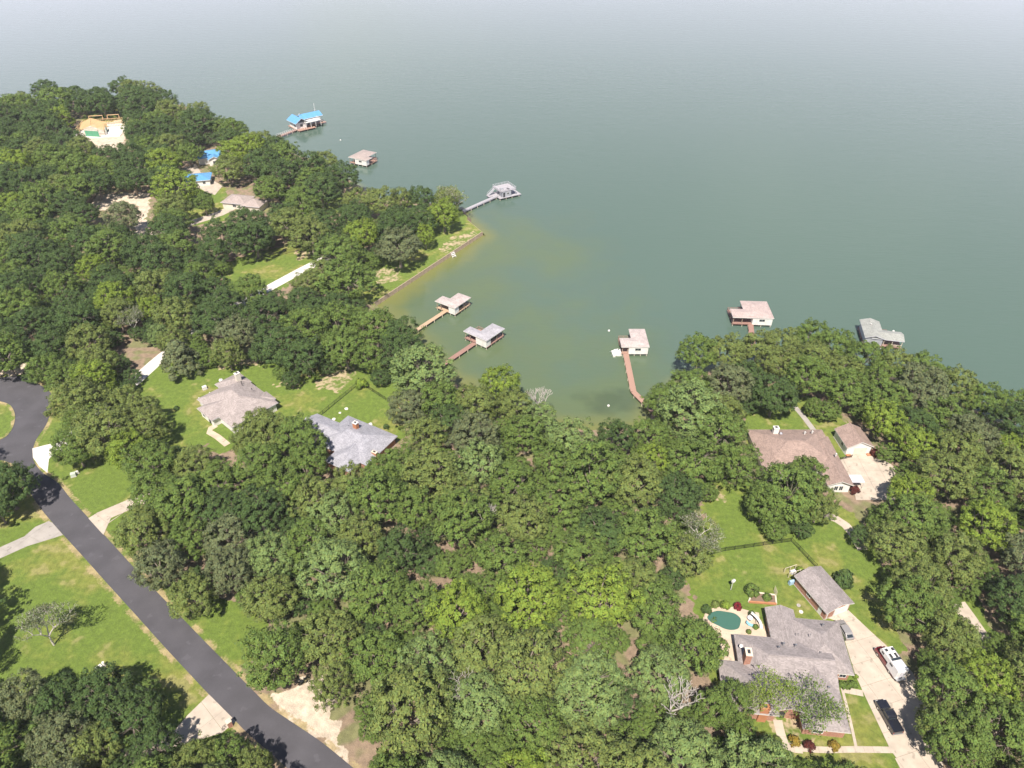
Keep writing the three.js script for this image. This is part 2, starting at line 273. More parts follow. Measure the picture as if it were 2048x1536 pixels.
// ---------------------------------------------------------------- lake
{
  const DARK_PATCH = at(1222, 800, 0), x0 = -260, x1 = 180, z0 = -480, z1 = -120, w = 1024, h = 838, d = new Uint8Array(w * h * 4), G = (v) => 255 * (v <= 0.0031308 ? v * 12.92 : 1.055 * Math.pow(v, 1 / 2.4) - 0.055);
  for (let j = 0; j < h; j++) for (let i = 0; i < w; i++) {
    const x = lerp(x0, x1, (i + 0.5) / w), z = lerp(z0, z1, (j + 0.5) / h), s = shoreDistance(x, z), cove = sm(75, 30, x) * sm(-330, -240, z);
    const n = fbm(x * 0.045, z * 0.045, 6.6, 4), f = fbm(x * 0.16, z * 0.16, 2.6, 3), reach = lerp(5, 11, cove), darkPatch = sm(9, 3, Math.hypot((x - DARK_PATCH.x) * 0.8, z - DARK_PATCH.z) + 7 * f + 4 * n);  // last term: ragged darker green patch near the long walkway
    const shallowTint = sm(1.0, 0.1, s / reach + n * 0.35 + f * 0.35) * 0.6, coveTint = sm(-0.15, 0.6, n * 0.5 + lerp(-0.3, 0.45, cove) - s / 170);  // look of water depth painted into the colour, yellower towards the shore
    let c = [0.08, 0.126, 0.1]; c = [lerp(c[0], 0.102, coveTint), lerp(c[1], 0.138, coveTint), lerp(c[2], 0.07, coveTint)];
    c = [lerp(c[0], 0.19, shallowTint), lerp(c[1], 0.185, shallowTint), lerp(c[2], 0.045, shallowTint)]; c = [lerp(c[0], 0.06, darkPatch * 0.7), lerp(c[1], 0.085, darkPatch * 0.7), lerp(c[2], 0.05, darkPatch * 0.7)];
    const o = (j * w + i) * 4; for (let q = 0; q < 3; q++) d[o + q] = G(c[q]); d[o + 3] = 255;
  }
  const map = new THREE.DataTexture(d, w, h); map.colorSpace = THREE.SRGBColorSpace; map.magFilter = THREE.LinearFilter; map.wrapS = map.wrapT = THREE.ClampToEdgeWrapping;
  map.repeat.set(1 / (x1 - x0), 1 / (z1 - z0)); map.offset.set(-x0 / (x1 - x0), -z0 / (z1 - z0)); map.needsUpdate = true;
  const ripple = (u, v, fx, fy, z, o) => { const bx = sm(0.85, 1, u), by = sm(0.85, 1, v), g = (x, y) => fbm(x * fx, y * fy, z, o); return lerp(lerp(g(u, v), g(u - 1, v), bx), lerp(g(u, v - 1), g(u - 1, v - 1), bx), by); };
  const waves = tex(1024, 1024, [57, 43], (u, v) => 0.5 + 0.34 * ripple(u + 0.05 * Math.sin(v * 6.283), v, 13, 34, 3.9, 4) + 0.34 * ripple(u, v, 5, 11, 8.9, 3));
  const g = new MB().prism([[-4500, 400], [4500, 400], [4500, -6500], [-4500, -6500]], 0, 0).geo(), p = g.attributes.position, u = g.attributes.uv;
  for (let k = 0; k < p.count; k++) u.setXY(k, p.getX(k), p.getZ(k));
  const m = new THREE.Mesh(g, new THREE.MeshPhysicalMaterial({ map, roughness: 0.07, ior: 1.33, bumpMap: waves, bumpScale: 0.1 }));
  structure(m, 'lake'); m.userData.label = 'green lake with yellowish shallows';
}

// ---------------------------------------------------------------- street, drives and paths
{
  const m = structure(new THREE.Mesh(new MB().prism(roadOutline, GY - 0.05, GY + 0.03).geo(), M.asphalt), 'street'); m.userData.label = 'dark asphalt street ending in a turning circle';
  const patch = structure(new THREE.Mesh(new MB().prism(island, GY, GY + 0.09).geo(), scene.getObjectByName('ground').material[1]), 'turning_circle_island'); patch.userData.label = 'grass island in the turning circle';
  const g = patch.geometry, p = g.attributes.position, u = g.attributes.uv; for (let k = 0; k < p.count; k++) u.setXY(k, p.getX(k), p.getZ(k));
}
function clip(poly, a, b, c) { const out = []; poly.forEach((p, i) => { const q = poly[(i + 1) % poly.length], dp = a * p[0] + b * p[1] + c, dq = a * q[0] + b * q[1] + c; if (dp >= 0) out.push(p); if (dp * dq < 0) { const t = dp / (dp - dq); out.push([lerp(p[0], q[0], t), lerp(p[1], q[1], t)]); } }); return out; }
function slabs(name, label, outline, mat, size, turn, top = 0.06) {   // concrete poured in bays with open joints
  const o = new THREE.Group(); structure(o, name); o.userData.label = label;
  const c = Math.cos(turn), s = Math.sin(turn), loc = outline.map(([x, z]) => [x * c + z * s, -x * s + z * c]), xs = loc.map((p) => p[0]), zs = loc.map((p) => p[1]), gap = 0.02, r = rng(outline.length * 31 + 5);
  for (let i = Math.floor(Math.min(...xs) / size); i * size < Math.max(...xs); i++) for (let j = Math.floor(Math.min(...zs) / size); j * size < Math.max(...zs); j++) {
    let q = clip(clip(clip(clip(loc, 1, 0, -i * size - gap), -1, 0, (i + 1) * size - gap), 0, 1, -j * size - gap), 0, -1, (j + 1) * size - gap);
    q = q.filter((p, k) => { const n = q[(k + 1) % q.length]; return Math.hypot(p[0] - n[0], p[1] - n[1]) > 0.01; });
    if (q.length < 3 || Math.abs(q.reduce((a, [x, z], k) => { const [e, f] = q[(k + 1) % q.length]; return a + x * f - e * z; }, 0)) < 0.3) continue;
    new MB().prism(q.map(([x, z]) => [x * c - z * s, x * s + z * c]), GY - 0.05, GY + top + r() * 0.012).build('slab', mat, o);
  }
  return o;
}
function strip(points, width) {                   // outline of a path of even width along points [x, z]
  const l = smoothLine(points, 3), a = [], b = [];
  l.forEach(([x, z], i) => { const p = l[Math.max(0, i - 1)], q = l[Math.min(l.length - 1, i + 1)], m = Math.hypot(q[0] - p[0], q[1] - p[1]) || 1, nx = -(q[1] - p[1]) / m * width / 2, nz = (q[0] - p[0]) / m * width / 2; a.push([x + nx, z + nz]); b.push([x - nx, z - nz]); });
  return [...a, ...b.reverse()];
}
function stripSlabs(name, label, points, width, mat, length = 3.4, top = 0.06) {
  const o = new THREE.Group(); structure(o, name); o.userData.label = label;
  const curve = new THREE.CatmullRomCurve3(ground2(points).map(([x, z]) => new THREE.Vector3(x, 0, z)), false, 'centripetal'), n = Math.max(1, Math.round(curve.getLength() / length)), r = rng(n * 7 + 3);
  const side = (t) => { const p = curve.getPointAt(t), d = curve.getTangentAt(t); return [p, -d.z * width / 2, d.x * width / 2]; };
  for (let k = 0; k < n; k++) {
    const e = 0.012 / length, [p, ax, az] = side(k / n + e / n), [q, bx, bz] = side((k + 1) / n - e / n);
    new MB().prism([[p.x + ax, p.z + az], [q.x + bx, q.z + bz], [q.x - bx, q.z - bz], [p.x - ax, p.z - az]], GY - 0.05, GY + top + r() * 0.01).build('slab', mat, o);
  }
  return o;
}
const D1 = [[65, 897], [101, 888], [118, 900], [98, 918], [95, 946], [78, 932], [66, 915]], D2 = [[-40, 1112], [0, 1095], [49, 1073], [71, 1054], [101, 1041], [126, 1070], [108, 1076], [56, 1092], [0, 1117], [-40, 1136]];
const D3 = [[177, 1037], [189, 1028], [260, 998], [318, 972], [400, 930], [412, 945], [330, 990], [222, 1036], [207, 1070]], D4 = [[418, 1389], [472, 1443], [444, 1466], [384, 1484], [330, 1500], [260, 1530], [240, 1500], [310, 1480], [350, 1460], [376, 1430]];
const D7 = [[1650, 1234], [1697, 1221], [1740, 1262], [1769, 1288], [1825, 1345], [1850, 1400], [1868, 1470], [1895, 1560], [1812, 1560], [1778, 1494], [1727, 1386], [1716, 1362], [1711, 1352], [1678, 1244]];
const D8 = [[1680, 920], [1708, 903], [1748, 903], [1790, 935], [1790, 1000], [1712, 1000], [1704, 965]];
slabs('driveway', 'bright white concrete apron beside the turning circle', ground2(D1), M.concreteWhite, 6, 0.5);
slabs('driveway', 'grey concrete drive entering the street from the left edge', ground2(D2), M.concreteGrey, 5, 0.45);
slabs('driveway', 'tan drive leaving the street under the olive trees', ground2(D3), M.concrete, 5, 0.6);
slabs('driveway', 'pale concrete drive by the brick mailbox', ground2(D4), M.concrete, 6, 0.75);
slabs('driveway', 'wide pale concrete drive with the parked pickup and camper', ground2(D7), M.concrete, 4.2, 1.28);
slabs('driveway', 'concrete court in front of the white gabled garage', ground2(D8), M.concrete, 4, 0.03);
stripSlabs('driveway', 'long white drive through the trees to the point', [[112, 902], [160, 862], [215, 808], [268, 764], [320, 718], [385, 669], [470, 615], [590, 548], [660, 512]], 4.2, M.concreteWhite, 4.4);
stripSlabs('driveway', 'tan drive beside the low brown roofed house', [[300, 470], [340, 460], [385, 445], [448, 424], [470, 410]], 5, M.concrete, 5);
slabs('driveway', 'shaded concrete by the blue roofed garage', ground2([[362, 338], [392, 328], [402, 346], [445, 372], [430, 390], [412, 384], [366, 356]]), M.concrete, 5, 0.3, 0.05);
stripSlabs('garden_path', 'narrow path across the lawn behind the pink roofed house', [[1578, 800], [1588, 812], [1604, 830], [1627, 860]], 1.5, M.concreteGrey, 1.6);
stripSlabs('garden_path', 'path bending toward the porch of the grey brown house', [[455, 890], [434, 873], [417, 861], [432, 851]], 1.7, M.stone, 1.7);
stripSlabs('garden_path', 'front walk crossing between lawn strips at the brick house', [[1600, 1497], [1650, 1500], [1700, 1499], [1783, 1500]], 1.1, M.concrete, 1.5);
stripSlabs('garden_path', 'side walk behind the clipped hedge', [[1684, 1379], [1705, 1383], [1726, 1387]], 1.2, M.concrete, 1.4);
stripSlabs('garden_path', 'narrow kerb walk along the east wall of the brick house', [[1684, 1377], [1700, 1440], [1712, 1494]], 0.5, M.concrete, 1.5);
stripSlabs('garden_path', 'entry walk running to the brick front door', [[1555, 1440], [1562, 1470], [1572, 1492], [1605, 1498]], 1.6, M.concrete, 1.6);
stripSlabs('garden_path', 'shaded path curving behind the fenced lawn', [[1650, 1030], [1680, 1042], [1700, 1060], [1725, 1100]], 2.2, M.concrete, 2.4);
stripSlabs('garden_path', 'pale track between trees at the right edge', [[1915, 1205], [1940, 1240], [1962, 1272], [1985, 1300]], 3.2, M.concrete, 3.4);

{ // timber sea wall: capped piles with boards between
  const a = ground2([[964, 464], [748, 606]]), [p, q] = a, L = Math.hypot(q[0] - p[0], q[1] - p[1]), dx = (q[0] - p[0]) / L, dz = (q[1] - p[1]) / L, nx = -dz * -1, nz = dx * -1;
  const o = thing('sea_wall', 'low timber sea wall along the straight lawn edge', 'sea wall'), n = Math.round(L / 2.4);
  for (let k = 0; k < n; k++) {
    const s = L * k / n, e = L * (k + 1) / n, m = (s + e) / 2, y = Math.atan2(dx, dz);
    new MB().box(p[0] + dx * m + nx * 0.08, GY / 2 - 0.4, p[1] + dz * m + nz * 0.08, 0.1, GY + 0.8, e - s - 0.02, y).build('panel', M.post, o);
    new MB().box(p[0] + dx * m + nx * 0.05, GY + 0.06, p[1] + dz * m + nz * 0.05, 0.3, 0.1, e - s - 0.015, y).build('cap_board', M.post, o);
    new MB().tube([p[0] + dx * s + nx * 0.24, -1, p[1] + dz * s + nz * 0.24], [p[0] + dx * s + nx * 0.24, GY - 0.12, p[1] + dz * s + nz * 0.24], 0.11, 0.11, 7).build('pile', M.post, o);
  }
  for (const end of [[[964, 464], [935, 440]]]) { const [c, d] = ground2(end), l = Math.hypot(d[0] - c[0], d[1] - c[1]), y = Math.atan2(d[0] - c[0], d[1] - c[1]); new MB().box((c[0] + d[0]) / 2 + 0.1, GY / 2 - 0.4, (c[1] + d[1]) / 2, 0.14, GY + 0.7, l, y).build('panel', M.post, o); }
}

// ---------------------------------------------------------------- buildings
function hip(mb, x0, x1, z0, z1, y, pitch, along, ends = 'hh', fascia = 0.2) {  // roof over a rectangle; ends: h hipped, g gabled, at the low and high end of the ridge
  const w = along === 'x' ? z1 - z0 : x1 - x0, l = along === 'x' ? x1 - x0 : z1 - z0, rise = w / 2 * pitch;
  const P = (s, t, h) => along === 'x' ? new THREE.Vector3(x0 + s, y + h, z0 + t) : new THREE.Vector3(x0 + t, y + h, z0 + s);
  const a = ends[0] === 'h' ? Math.min(w / 2, l / 2 - 0.01) : 0, b = ends[1] === 'h' ? l - Math.min(w / 2, l / 2 - 0.01) : l, F = (pts) => mb.face(along === 'x' ? pts : pts.reverse());
  F([P(0, w, 0), P(l, w, 0), P(b, w / 2, rise), P(a, w / 2, rise)]); F([P(l, 0, 0), P(0, 0, 0), P(a, w / 2, rise), P(b, w / 2, rise)]);
  if (a) F([P(0, 0, 0), P(0, w, 0), P(a, w / 2, rise)]); if (b < l) F([P(l, w, 0), P(l, 0, 0), P(b, w / 2, rise)]);
  const under = (pts) => F(pts.map((p) => p.setY(p.y - fascia)).reverse());
  under([P(0, w, 0), P(l, w, 0), P(b, w / 2, rise), P(a, w / 2, rise)]); under([P(l, 0, 0), P(0, 0, 0), P(a, w / 2, rise), P(b, w / 2, rise)]);
  if (a) under([P(0, 0, 0), P(0, w, 0), P(a, w / 2, rise)]); if (b < l) under([P(l, w, 0), P(l, 0, 0), P(b, w / 2, rise)]);
  const edges = []; edges.push([P(0, w, 0), P(l, w, 0)], [P(l, 0, 0), P(0, 0, 0)]);
  if (a) edges.push([P(0, 0, 0), P(0, w, 0)]); else edges.push([P(0, 0, 0), P(0, w / 2, rise)], [P(0, w / 2, rise), P(0, w, 0)]);
  if (b < l) edges.push([P(l, w, 0), P(l, 0, 0)]); else edges.push([P(l, w, 0), P(l, w / 2, rise)], [P(l, w / 2, rise), P(l, 0, 0)]);
  return { edges, rise, F };
}
function fasciaOf(mb, e, h = 0.2) {
  for (const [p, q] of e.edges) {
    const d = q.clone().sub(p).setY(0).normalize(), n = new THREE.Vector3(d.z, 0, -d.x);
    for (const s of [1, -1]) { const o = n.clone().multiplyScalar(0.012 * s), f = [p.clone().add(o), q.clone().add(o), q.clone().add(o).setY(q.y - h), p.clone().add(o).setY(p.y - h)]; mb.face(s > 0 ? f.reverse() : f); }
  }
}
function wallsOf(mb, x0, x1, z0, z1, h, gable) { // gable: { along, ends, rise }
  mb.box((x0 + x1) / 2, h / 2, (z0 + z1) / 2, x1 - x0, h, z1 - z0);
  if (gable) for (const k of [0, 1]) if (gable.ends[k] === 'g') {
    const A = gable.along === 'x', c = A ? (k ? x1 : x0) : (k ? z1 : z0), lo = A ? z0 : x0, hi = A ? z1 : x1, P = (t, y) => A ? [c, y, t] : [t, y, c], f = [P(lo, h), P(hi, h), P((lo + hi) / 2, h + gable.rise)];
    mb.face(f); mb.face([...f].reverse().map((p) => { const q = [...p]; q[A ? 0 : 2] += k ? -0.02 : 0.02; return q; }));
  }
}
function windowOn(parent, x, y, z, turn, w, h, frame = M.white) {
  const o = new THREE.Group(); o.name = 'window'; o.position.set(x, y, z); o.rotation.y = turn; parent.add(o);
  new MB().box(0, h / 2, 0.02, w + 0.16, 0.08, 0.08).box(0, -h / 2, 0.02, w + 0.16, 0.08, 0.1).box(-w / 2, 0, 0.02, 0.08, h, 0.08).box(w / 2, 0, 0.02, 0.08, h, 0.08).box(0, 0, 0.02, 0.04, h - 0.1, 0.06).build('frame', frame, o);
  new MB().box(0, 0, 0.01, w - 0.06, h - 0.06, 0.03).build('pane', M.glass, o);
  return o;
}
function doorOn(parent, x, y, z, turn, w, h, mat, name = 'door', rows = 0) {
  const o = new MB().box(0, 0, 0.03, w, h, 0.06).build(name, mat, parent); o.position.set(x, y, z); o.rotation.y = turn;
  if (rows) for (let k = 0; k < rows; k++) new MB().box(0, -h / 2 + h * (k + 0.5) / rows, 0.07, w - 0.12, h / rows - 0.06, 0.02).build('panel', mat, o);
  else new MB().box(w / 2 - 0.1, 0, 0.08, 0.06, 0.1, 0.05).build('handle', M.metal, o);
  return o;
}
function house(name, label, category, [x, z], turn, wings, mats, h = 2.7, over = 0.55) {
  const o = thing(name, label, category, [x, GY, z], turn);
  wings.forEach(([x0, x1, z0, z1, along, ends = 'hh', pitch = 0.42, dy = 0], k) => {
    const roof = new MB(), trim = new MB(), wall = new MB(), y = h + dy + k * 0.022, e = hip(roof, x0, x1, z0, z1, y, pitch, along, ends);
    fasciaOf(trim, e); const w = along === 'x' ? z1 - z0 : x1 - x0;
    wallsOf(wall, x0 + over, x1 - over, z0 + over, z1 - over, y - 0.02 + over * pitch * 0.6, { along, ends, rise: (w / 2 - over) * pitch - 0.02 - over * 0 });
    const r = roof.build('roof', mats.roof, o); trim.build('fascia', mats.trim || M.greyTrim, r); wall.build('wall', mats.wall, o);
    const cap = new MB(), l = along === 'x' ? x1 - x0 : z1 - z0, a = ends[0] === 'h' ? Math.min(w / 2, l / 2 - 0.01) : 0, b = ends[1] === 'h' ? l - Math.min(w / 2, l / 2 - 0.01) : l, yr = y + w / 2 * pitch + 0.012;
    if (b - a > 0.5) { if (along === 'x') cap.beam([x0 + a, yr, (z0 + z1) / 2], [x0 + b, yr, (z0 + z1) / 2], 0.3, 0.05); else cap.beam([(x0 + x1) / 2, yr, z0 + a], [(x0 + x1) / 2, yr, z0 + b], 0.3, 0.05); cap.build('ridge_cap', mats.roof, r); }
  });
  new MB().box((wings[0][0] + wings[0][1]) / 2, 0.02, (wings[0][2] + wings[0][3]) / 2, wings[0][1] - wings[0][0] - 2 * over + 0.2, 0.14, wings[0][3] - wings[0][2] - 2 * over + 0.2).build('foundation', M.concreteGrey, o);
  return o;
}
function chimney(o, x, z, y0, y1, w, d, mat, cap = M.white) { const c = new MB().box(x, (y0 + y1) / 2, z, w, y1 - y0, d).build('chimney', mat, o); new MB().box(x, y1 + 0.06, z, w + 0.16, 0.12, d + 0.16).build('chimney_cap', cap, c); new MB().box(x, y1 + 0.2, z, w * 0.45, 0.2, d * 0.45).build('flue', M.dark, c); return c; }
function vent(o, x, y, z, r = 0.14, mat = M.metal) { new MB().tube([x, y - 0.35, z], [x, y + 0.3, z], r, r, 10).tube([x, y + 0.3, z], [x, y + 0.42, z], r * 1.7, r * 0.8, 10).build('roof_vent', mat, o); }
const S = 1.0083;

{ // brick ranch house with the pool
  const o = house('ranch_house', 'sprawling brick house with taupe shingle roof beside the pool', 'house', [52 * S, -74 * S], -6 * Math.PI / 180, [
    [-10.2, 7, -5.7, 5, 'x', 'hg'], [-3.2, 2.4, -12.5, 0, 'z', 'gh'], [1.2, 10.65, -10.6, 0.8, 'z', 'hh'], [-1, 7.1, -4, 12, 'z', 'hh'], [-14, -4.5, 0.2, 10.2, 'x', 'hh', 0.4], [-6, 1, 2, 9.4, 'z', 'hg', 0.4]],
  { roof: M.roofA, wall: M.brick, trim: M.white });
  chimney(o, -8.9, 0.2, 2.7, 6.0, 1.1, 1.6, M.brick, M.pale);
  chimney(o, -7.2, 9.6, 0, 4.2, 1.5, 0.9, M.orangeBrick, M.orangeBrick);
  for (const [x, z, y] of [[6.8, -8.4, 4.2], [-1.6, -3.4, 4.2], [0.6, -3.3, 4.2], [-8.4, 3.4, 3.9], [-2.7, -2.4, 4.4], [3.6, -5.4, 4.9], [1.4, -5.6, 4.5], [4.8, -2, 4.6], [4.8, 4.6, 3.9], [5.2, 8, 3.9]]) vent(o, x, y, z, y > 4.4 ? 0.07 : 0.15);
  const dish = new MB(); for (let k = 0; k < 12; k++) { const a = k / 12 * 6.283, b = (k + 1) / 12 * 6.283; dish.face([[0, 0, 0], [Math.cos(a) * 0.35, 0.1, Math.sin(a) * 0.35], [Math.cos(b) * 0.35, 0.1, Math.sin(b) * 0.35]]); dish.face([[0, -0.01, 0], [Math.cos(b) * 0.35, 0.09, Math.sin(b) * 0.35], [Math.cos(a) * 0.35, 0.09, Math.sin(a) * 0.35]]); }
  const dm = dish.build('satellite_dish', M.white, o); dm.position.set(-9.6, 4.2, -2.2); dm.rotation.set(0.9, 0.4, 0); new MB().tube([-9.6, 3.3, -2.2], [-9.6, 4.2, -2.2], 0.03).build('dish_post', M.metal, o);
  for (const [x, z, t] of [[-9.66, -3.6, -Math.PI / 2], [-9.66, -1.2, -Math.PI / 2], [-2.66, -10, -Math.PI / 2], [-2.66, -7.6, -Math.PI / 2]]) windowOn(o, x, 1.45, z, t, 1.5, 1.3);
  windowOn(o, 9, 1.5, 0.27, 0, 1.2, 1.2); windowOn(o, 2, 1.5, 11.47, 0, 1.8, 1.3); windowOn(o, -12, 1.5, 9.67, 0, 1.6, 1.3);
  doorOn(o, -3.6, 1.1, 8.87, 0, 1.1, 2.1, M.dark); doorOn(o, 10.12, 1.2, -6.5, Math.PI / 2, 4.8, 2.3, M.white, 'garage_door', 4);
}
{ // brick garage
  const o = house('brick_garage', 'detached brick garage with taupe roof behind the ranch house', 'garage', [63.4 * S, -91 * S], 21 * Math.PI / 180, [[-3.45, 3.45, -5, 5, 'z', 'gg', 0.36]], { roof: M.roofA, wall: M.brick, trim: M.white }, 2.7, 0.45);
  doorOn(o, 0.9, 1.15, 4.56, 0, 3.6, 2.2, M.white, 'garage_door', 4); doorOn(o, -3.01, 1.05, 3, -Math.PI / 2, 0.9, 2.05, M.white); new MB().box(-2.6, 1.3, 4.62, 0.25, 2.6, 0.1).build('downspout', M.white, o);
  windowOn(o, -3.01, 1.6, -0.5, -Math.PI / 2, 1, 1);
}
{ // house with pink brown roof, its carport and garage
  const o = house('gabled_house', 'long house with pinkish brown roof and white gable', 'house', [71 * S, -131 * S], 0, [[-10.2, 9.3, -9.8, 5.3, 'x', 'hh', 0.36], [3.6, 9.9, -7, 10.7, 'z', 'hg', 0.42], [-9.6, -4, -3, 7, 'z', 'hh', 0.4], [-3, 2.5, 0, 7, 'z', 'hh', 0.4]], { roof: M.roofB, wall: M.siding, trim: M.white });
  chimney(o, -3.9, -7.4, 2.7, 5.4, 1.3, 1.1, M.white, M.white); vent(o, -2.7, 3.9, -6.6, 0.3, M.greyTrim); for (const [x, z] of [[3.4, -6.6], [5.4, -6.9], [8.4, 1.6]]) vent(o, x, 4.3, z, 0.2, M.white);
  windowOn(o, 6.1, 1.35, 10.17, 0, 0.9, 1.4); windowOn(o, 7.3, 1.35, 10.17, 0, 0.9, 1.4); windowOn(o, 9.37, 1.6, -1, Math.PI / 2, 1.4, 1.2); doorOn(o, 9.37, 1.05, 3, Math.PI / 2, 1, 2.05, M.dark);
  new MB().box(10.1, 0.9, 0.2, 0.9, 0.9, 0.9).build('air_conditioner', M.metal, o).position.y = -0.4;
  const c = thing('shade_canopy', 'small grey flat canopy beside the white gable', 'canopy', [83.3, GY, -124.2]);
  new MB().box(0, 2.25, 0, 3, 0.1, 2.6).build('roof_panel', M.greyTrim, c); for (const [a, b] of [[-1.4, -1.2], [1.4, -1.2], [-1.4, 1.2], [1.4, 1.2]]) new MB().box(a, 1.1, b, 0.1, 2.2, 0.1).build('post', M.white, c);
  const g = house('gabled_garage', 'white garage with brown gable roof and pale door', 'garage', [87.4 * S, -137.6 * S], 4 * Math.PI / 180, [[-3.5, 3.5, -3.9, 3.7, 'z', 'gg', 0.5]], { roof: M.roofB, wall: M.siding, trim: M.white }, 2.6, 0.35);
  doorOn(g, 0.4, 1.1, 3.36, 0, 3.2, 2.1, M.cream, 'garage_door', 4); windowOn(g, -3.16, 1.5, 0.8, -Math.PI / 2, 0.9, 1);
  for (const x of [-2.6, 2.8]) { const b = new MB().box(x, 0.2, 3.95, 1.2, 0.4, 0.7).build('planter_box', M.orangeBrick, g); b.castShadow = true; }
}
{ // grey brown hip roof house
  const o = house('hip_roof_house', 'white walled house with greyish brown hip roof on the open lawn', 'house', [-74 * S, -155 * S], -42 * Math.PI / 180, [[-8, 10, -4.8, 9.3, 'x', 'hh', 0.42], [-10.6, -4, -5.2, 2.5, 'z', 'hh', 0.42], [-4.2, 3.6, 2, 11.4, 'z', 'hh', 0.42], [3.2, 8, -5.4, 3, 'z', 'hh', 0.4]], { roof: M.roofC, wall: M.siding, trim: M.greyTrim });
  chimney(o, -6, -2.6, 2.7, 6.0, 1.0, 1.3, M.cream, M.white); for (const [x, z] of [[-3.2, -2], [-2.2, -1.6], [1.8, -2.2]]) vent(o, x, 4.6, z, 0.09, M.dark);
  for (const [x, z] of [[-7.46, 4], [-7.46, 7]]) windowOn(o, x, 1.4, z, -Math.PI / 2, 1.3, 1.5); windowOn(o, -2, 1.4, 10.87, 0, 1.4, 1.5); windowOn(o, -3.66, 1.4, 9.8, -Math.PI / 2, 1, 1.5); doorOn(o, 1, 1.1, 10.87, 0, 1, 2.1, M.dark);
  for (const z of [5.4, 8.6]) new MB().box(-8.2, 1.35, z, 0.25, 2.7, 0.25).build('column', M.white, o);
}
{ // blue grey roof house
  const o = house('grey_roof_house', 'brick house with broad bluish grey roof half under oak crowns', 'house', [-42 * S, -138 * S], -30 * Math.PI / 180, [[-5.5, 11, -6.6, 6, 'x', 'hh', 0.4], [-13.2, 2, -3.1, 5, 'x', 'gh', 0.38], [1, 9, -1, 10, 'z', 'hh', 0.4], [-9, -3, 1, 9, 'z', 'hg', 0.36]], { roof: M.roofD, wall: M.brick, trim: M.greyTrim });
  chimney(o, 1.2, -2.2, 3.6, 6.2, 1.2, 1.0, M.orangeBrick, M.white); vent(o, -0.9, 4.6, -1.6, 0.12); chimney(o, 10.4, 2, 0, 3.6, 1.4, 0.7, M.orangeBrick, M.pale);
  doorOn(o, -6, 1.1, 8.47, 0, 1.1, 2.1, M.dark); windowOn(o, 5, 1.4, 9.47, 0, 1.8, 1.4); windowOn(o, 3, 1.4, -6.07, Math.PI, 2, 1.4); windowOn(o, -9, 1.4, -2.57, Math.PI, 1.6, 1.3);
}
{ // far houses on the point
  const p = at(478, 398, GY + 2.7), o = house('brown_roof_house', 'low house with two brown hip roofs among trees on the point', 'house', [p.x, p.z], -12 * Math.PI / 180, [[-6, 5.5, -4.5, 5, 'x', 'hh', 0.4], [4, 13, -2, 6.5, 'x', 'hh', 0.4]], { roof: M.roofBrown, wall: M.cream });
  windowOn(o, 0, 1.5, 4.47, 0, 1.6, 1.3);
  const q = at(395, 354, GY + 2.7), g = house('blue_roof_garage', 'white walled garage with light blue hip roof', 'garage', [q.x, q.z], 14 * Math.PI / 180, [[-6, 6, -5, 5, 'x', 'hh', 0.3]], { roof: M.blueMetal, wall: M.white, trim: M.white });
  doorOn(g, -2, 1.1, 4.47, 0, 3, 2.1, M.cream, 'garage_door', 4); windowOn(g, 3, 1.4, 4.47, 0, 1.2, 1.2);
  const s = at(423, 309, GY + 3), b = house('blue_roof_house', 'white house with saturated blue roof glimpsed behind trees', 'house', [s.x, s.z], 20 * Math.PI / 180, [[-7, 7, -5, 5, 'x', 'hg', 0.45], [-2, 4, 0, 8, 'z', 'hg', 0.45]], { roof: M.blueMetal, wall: M.white, trim: M.white }, 3);
  windowOn(b, 1, 1.5, 7.47, 0, 1.6, 1.4);
}
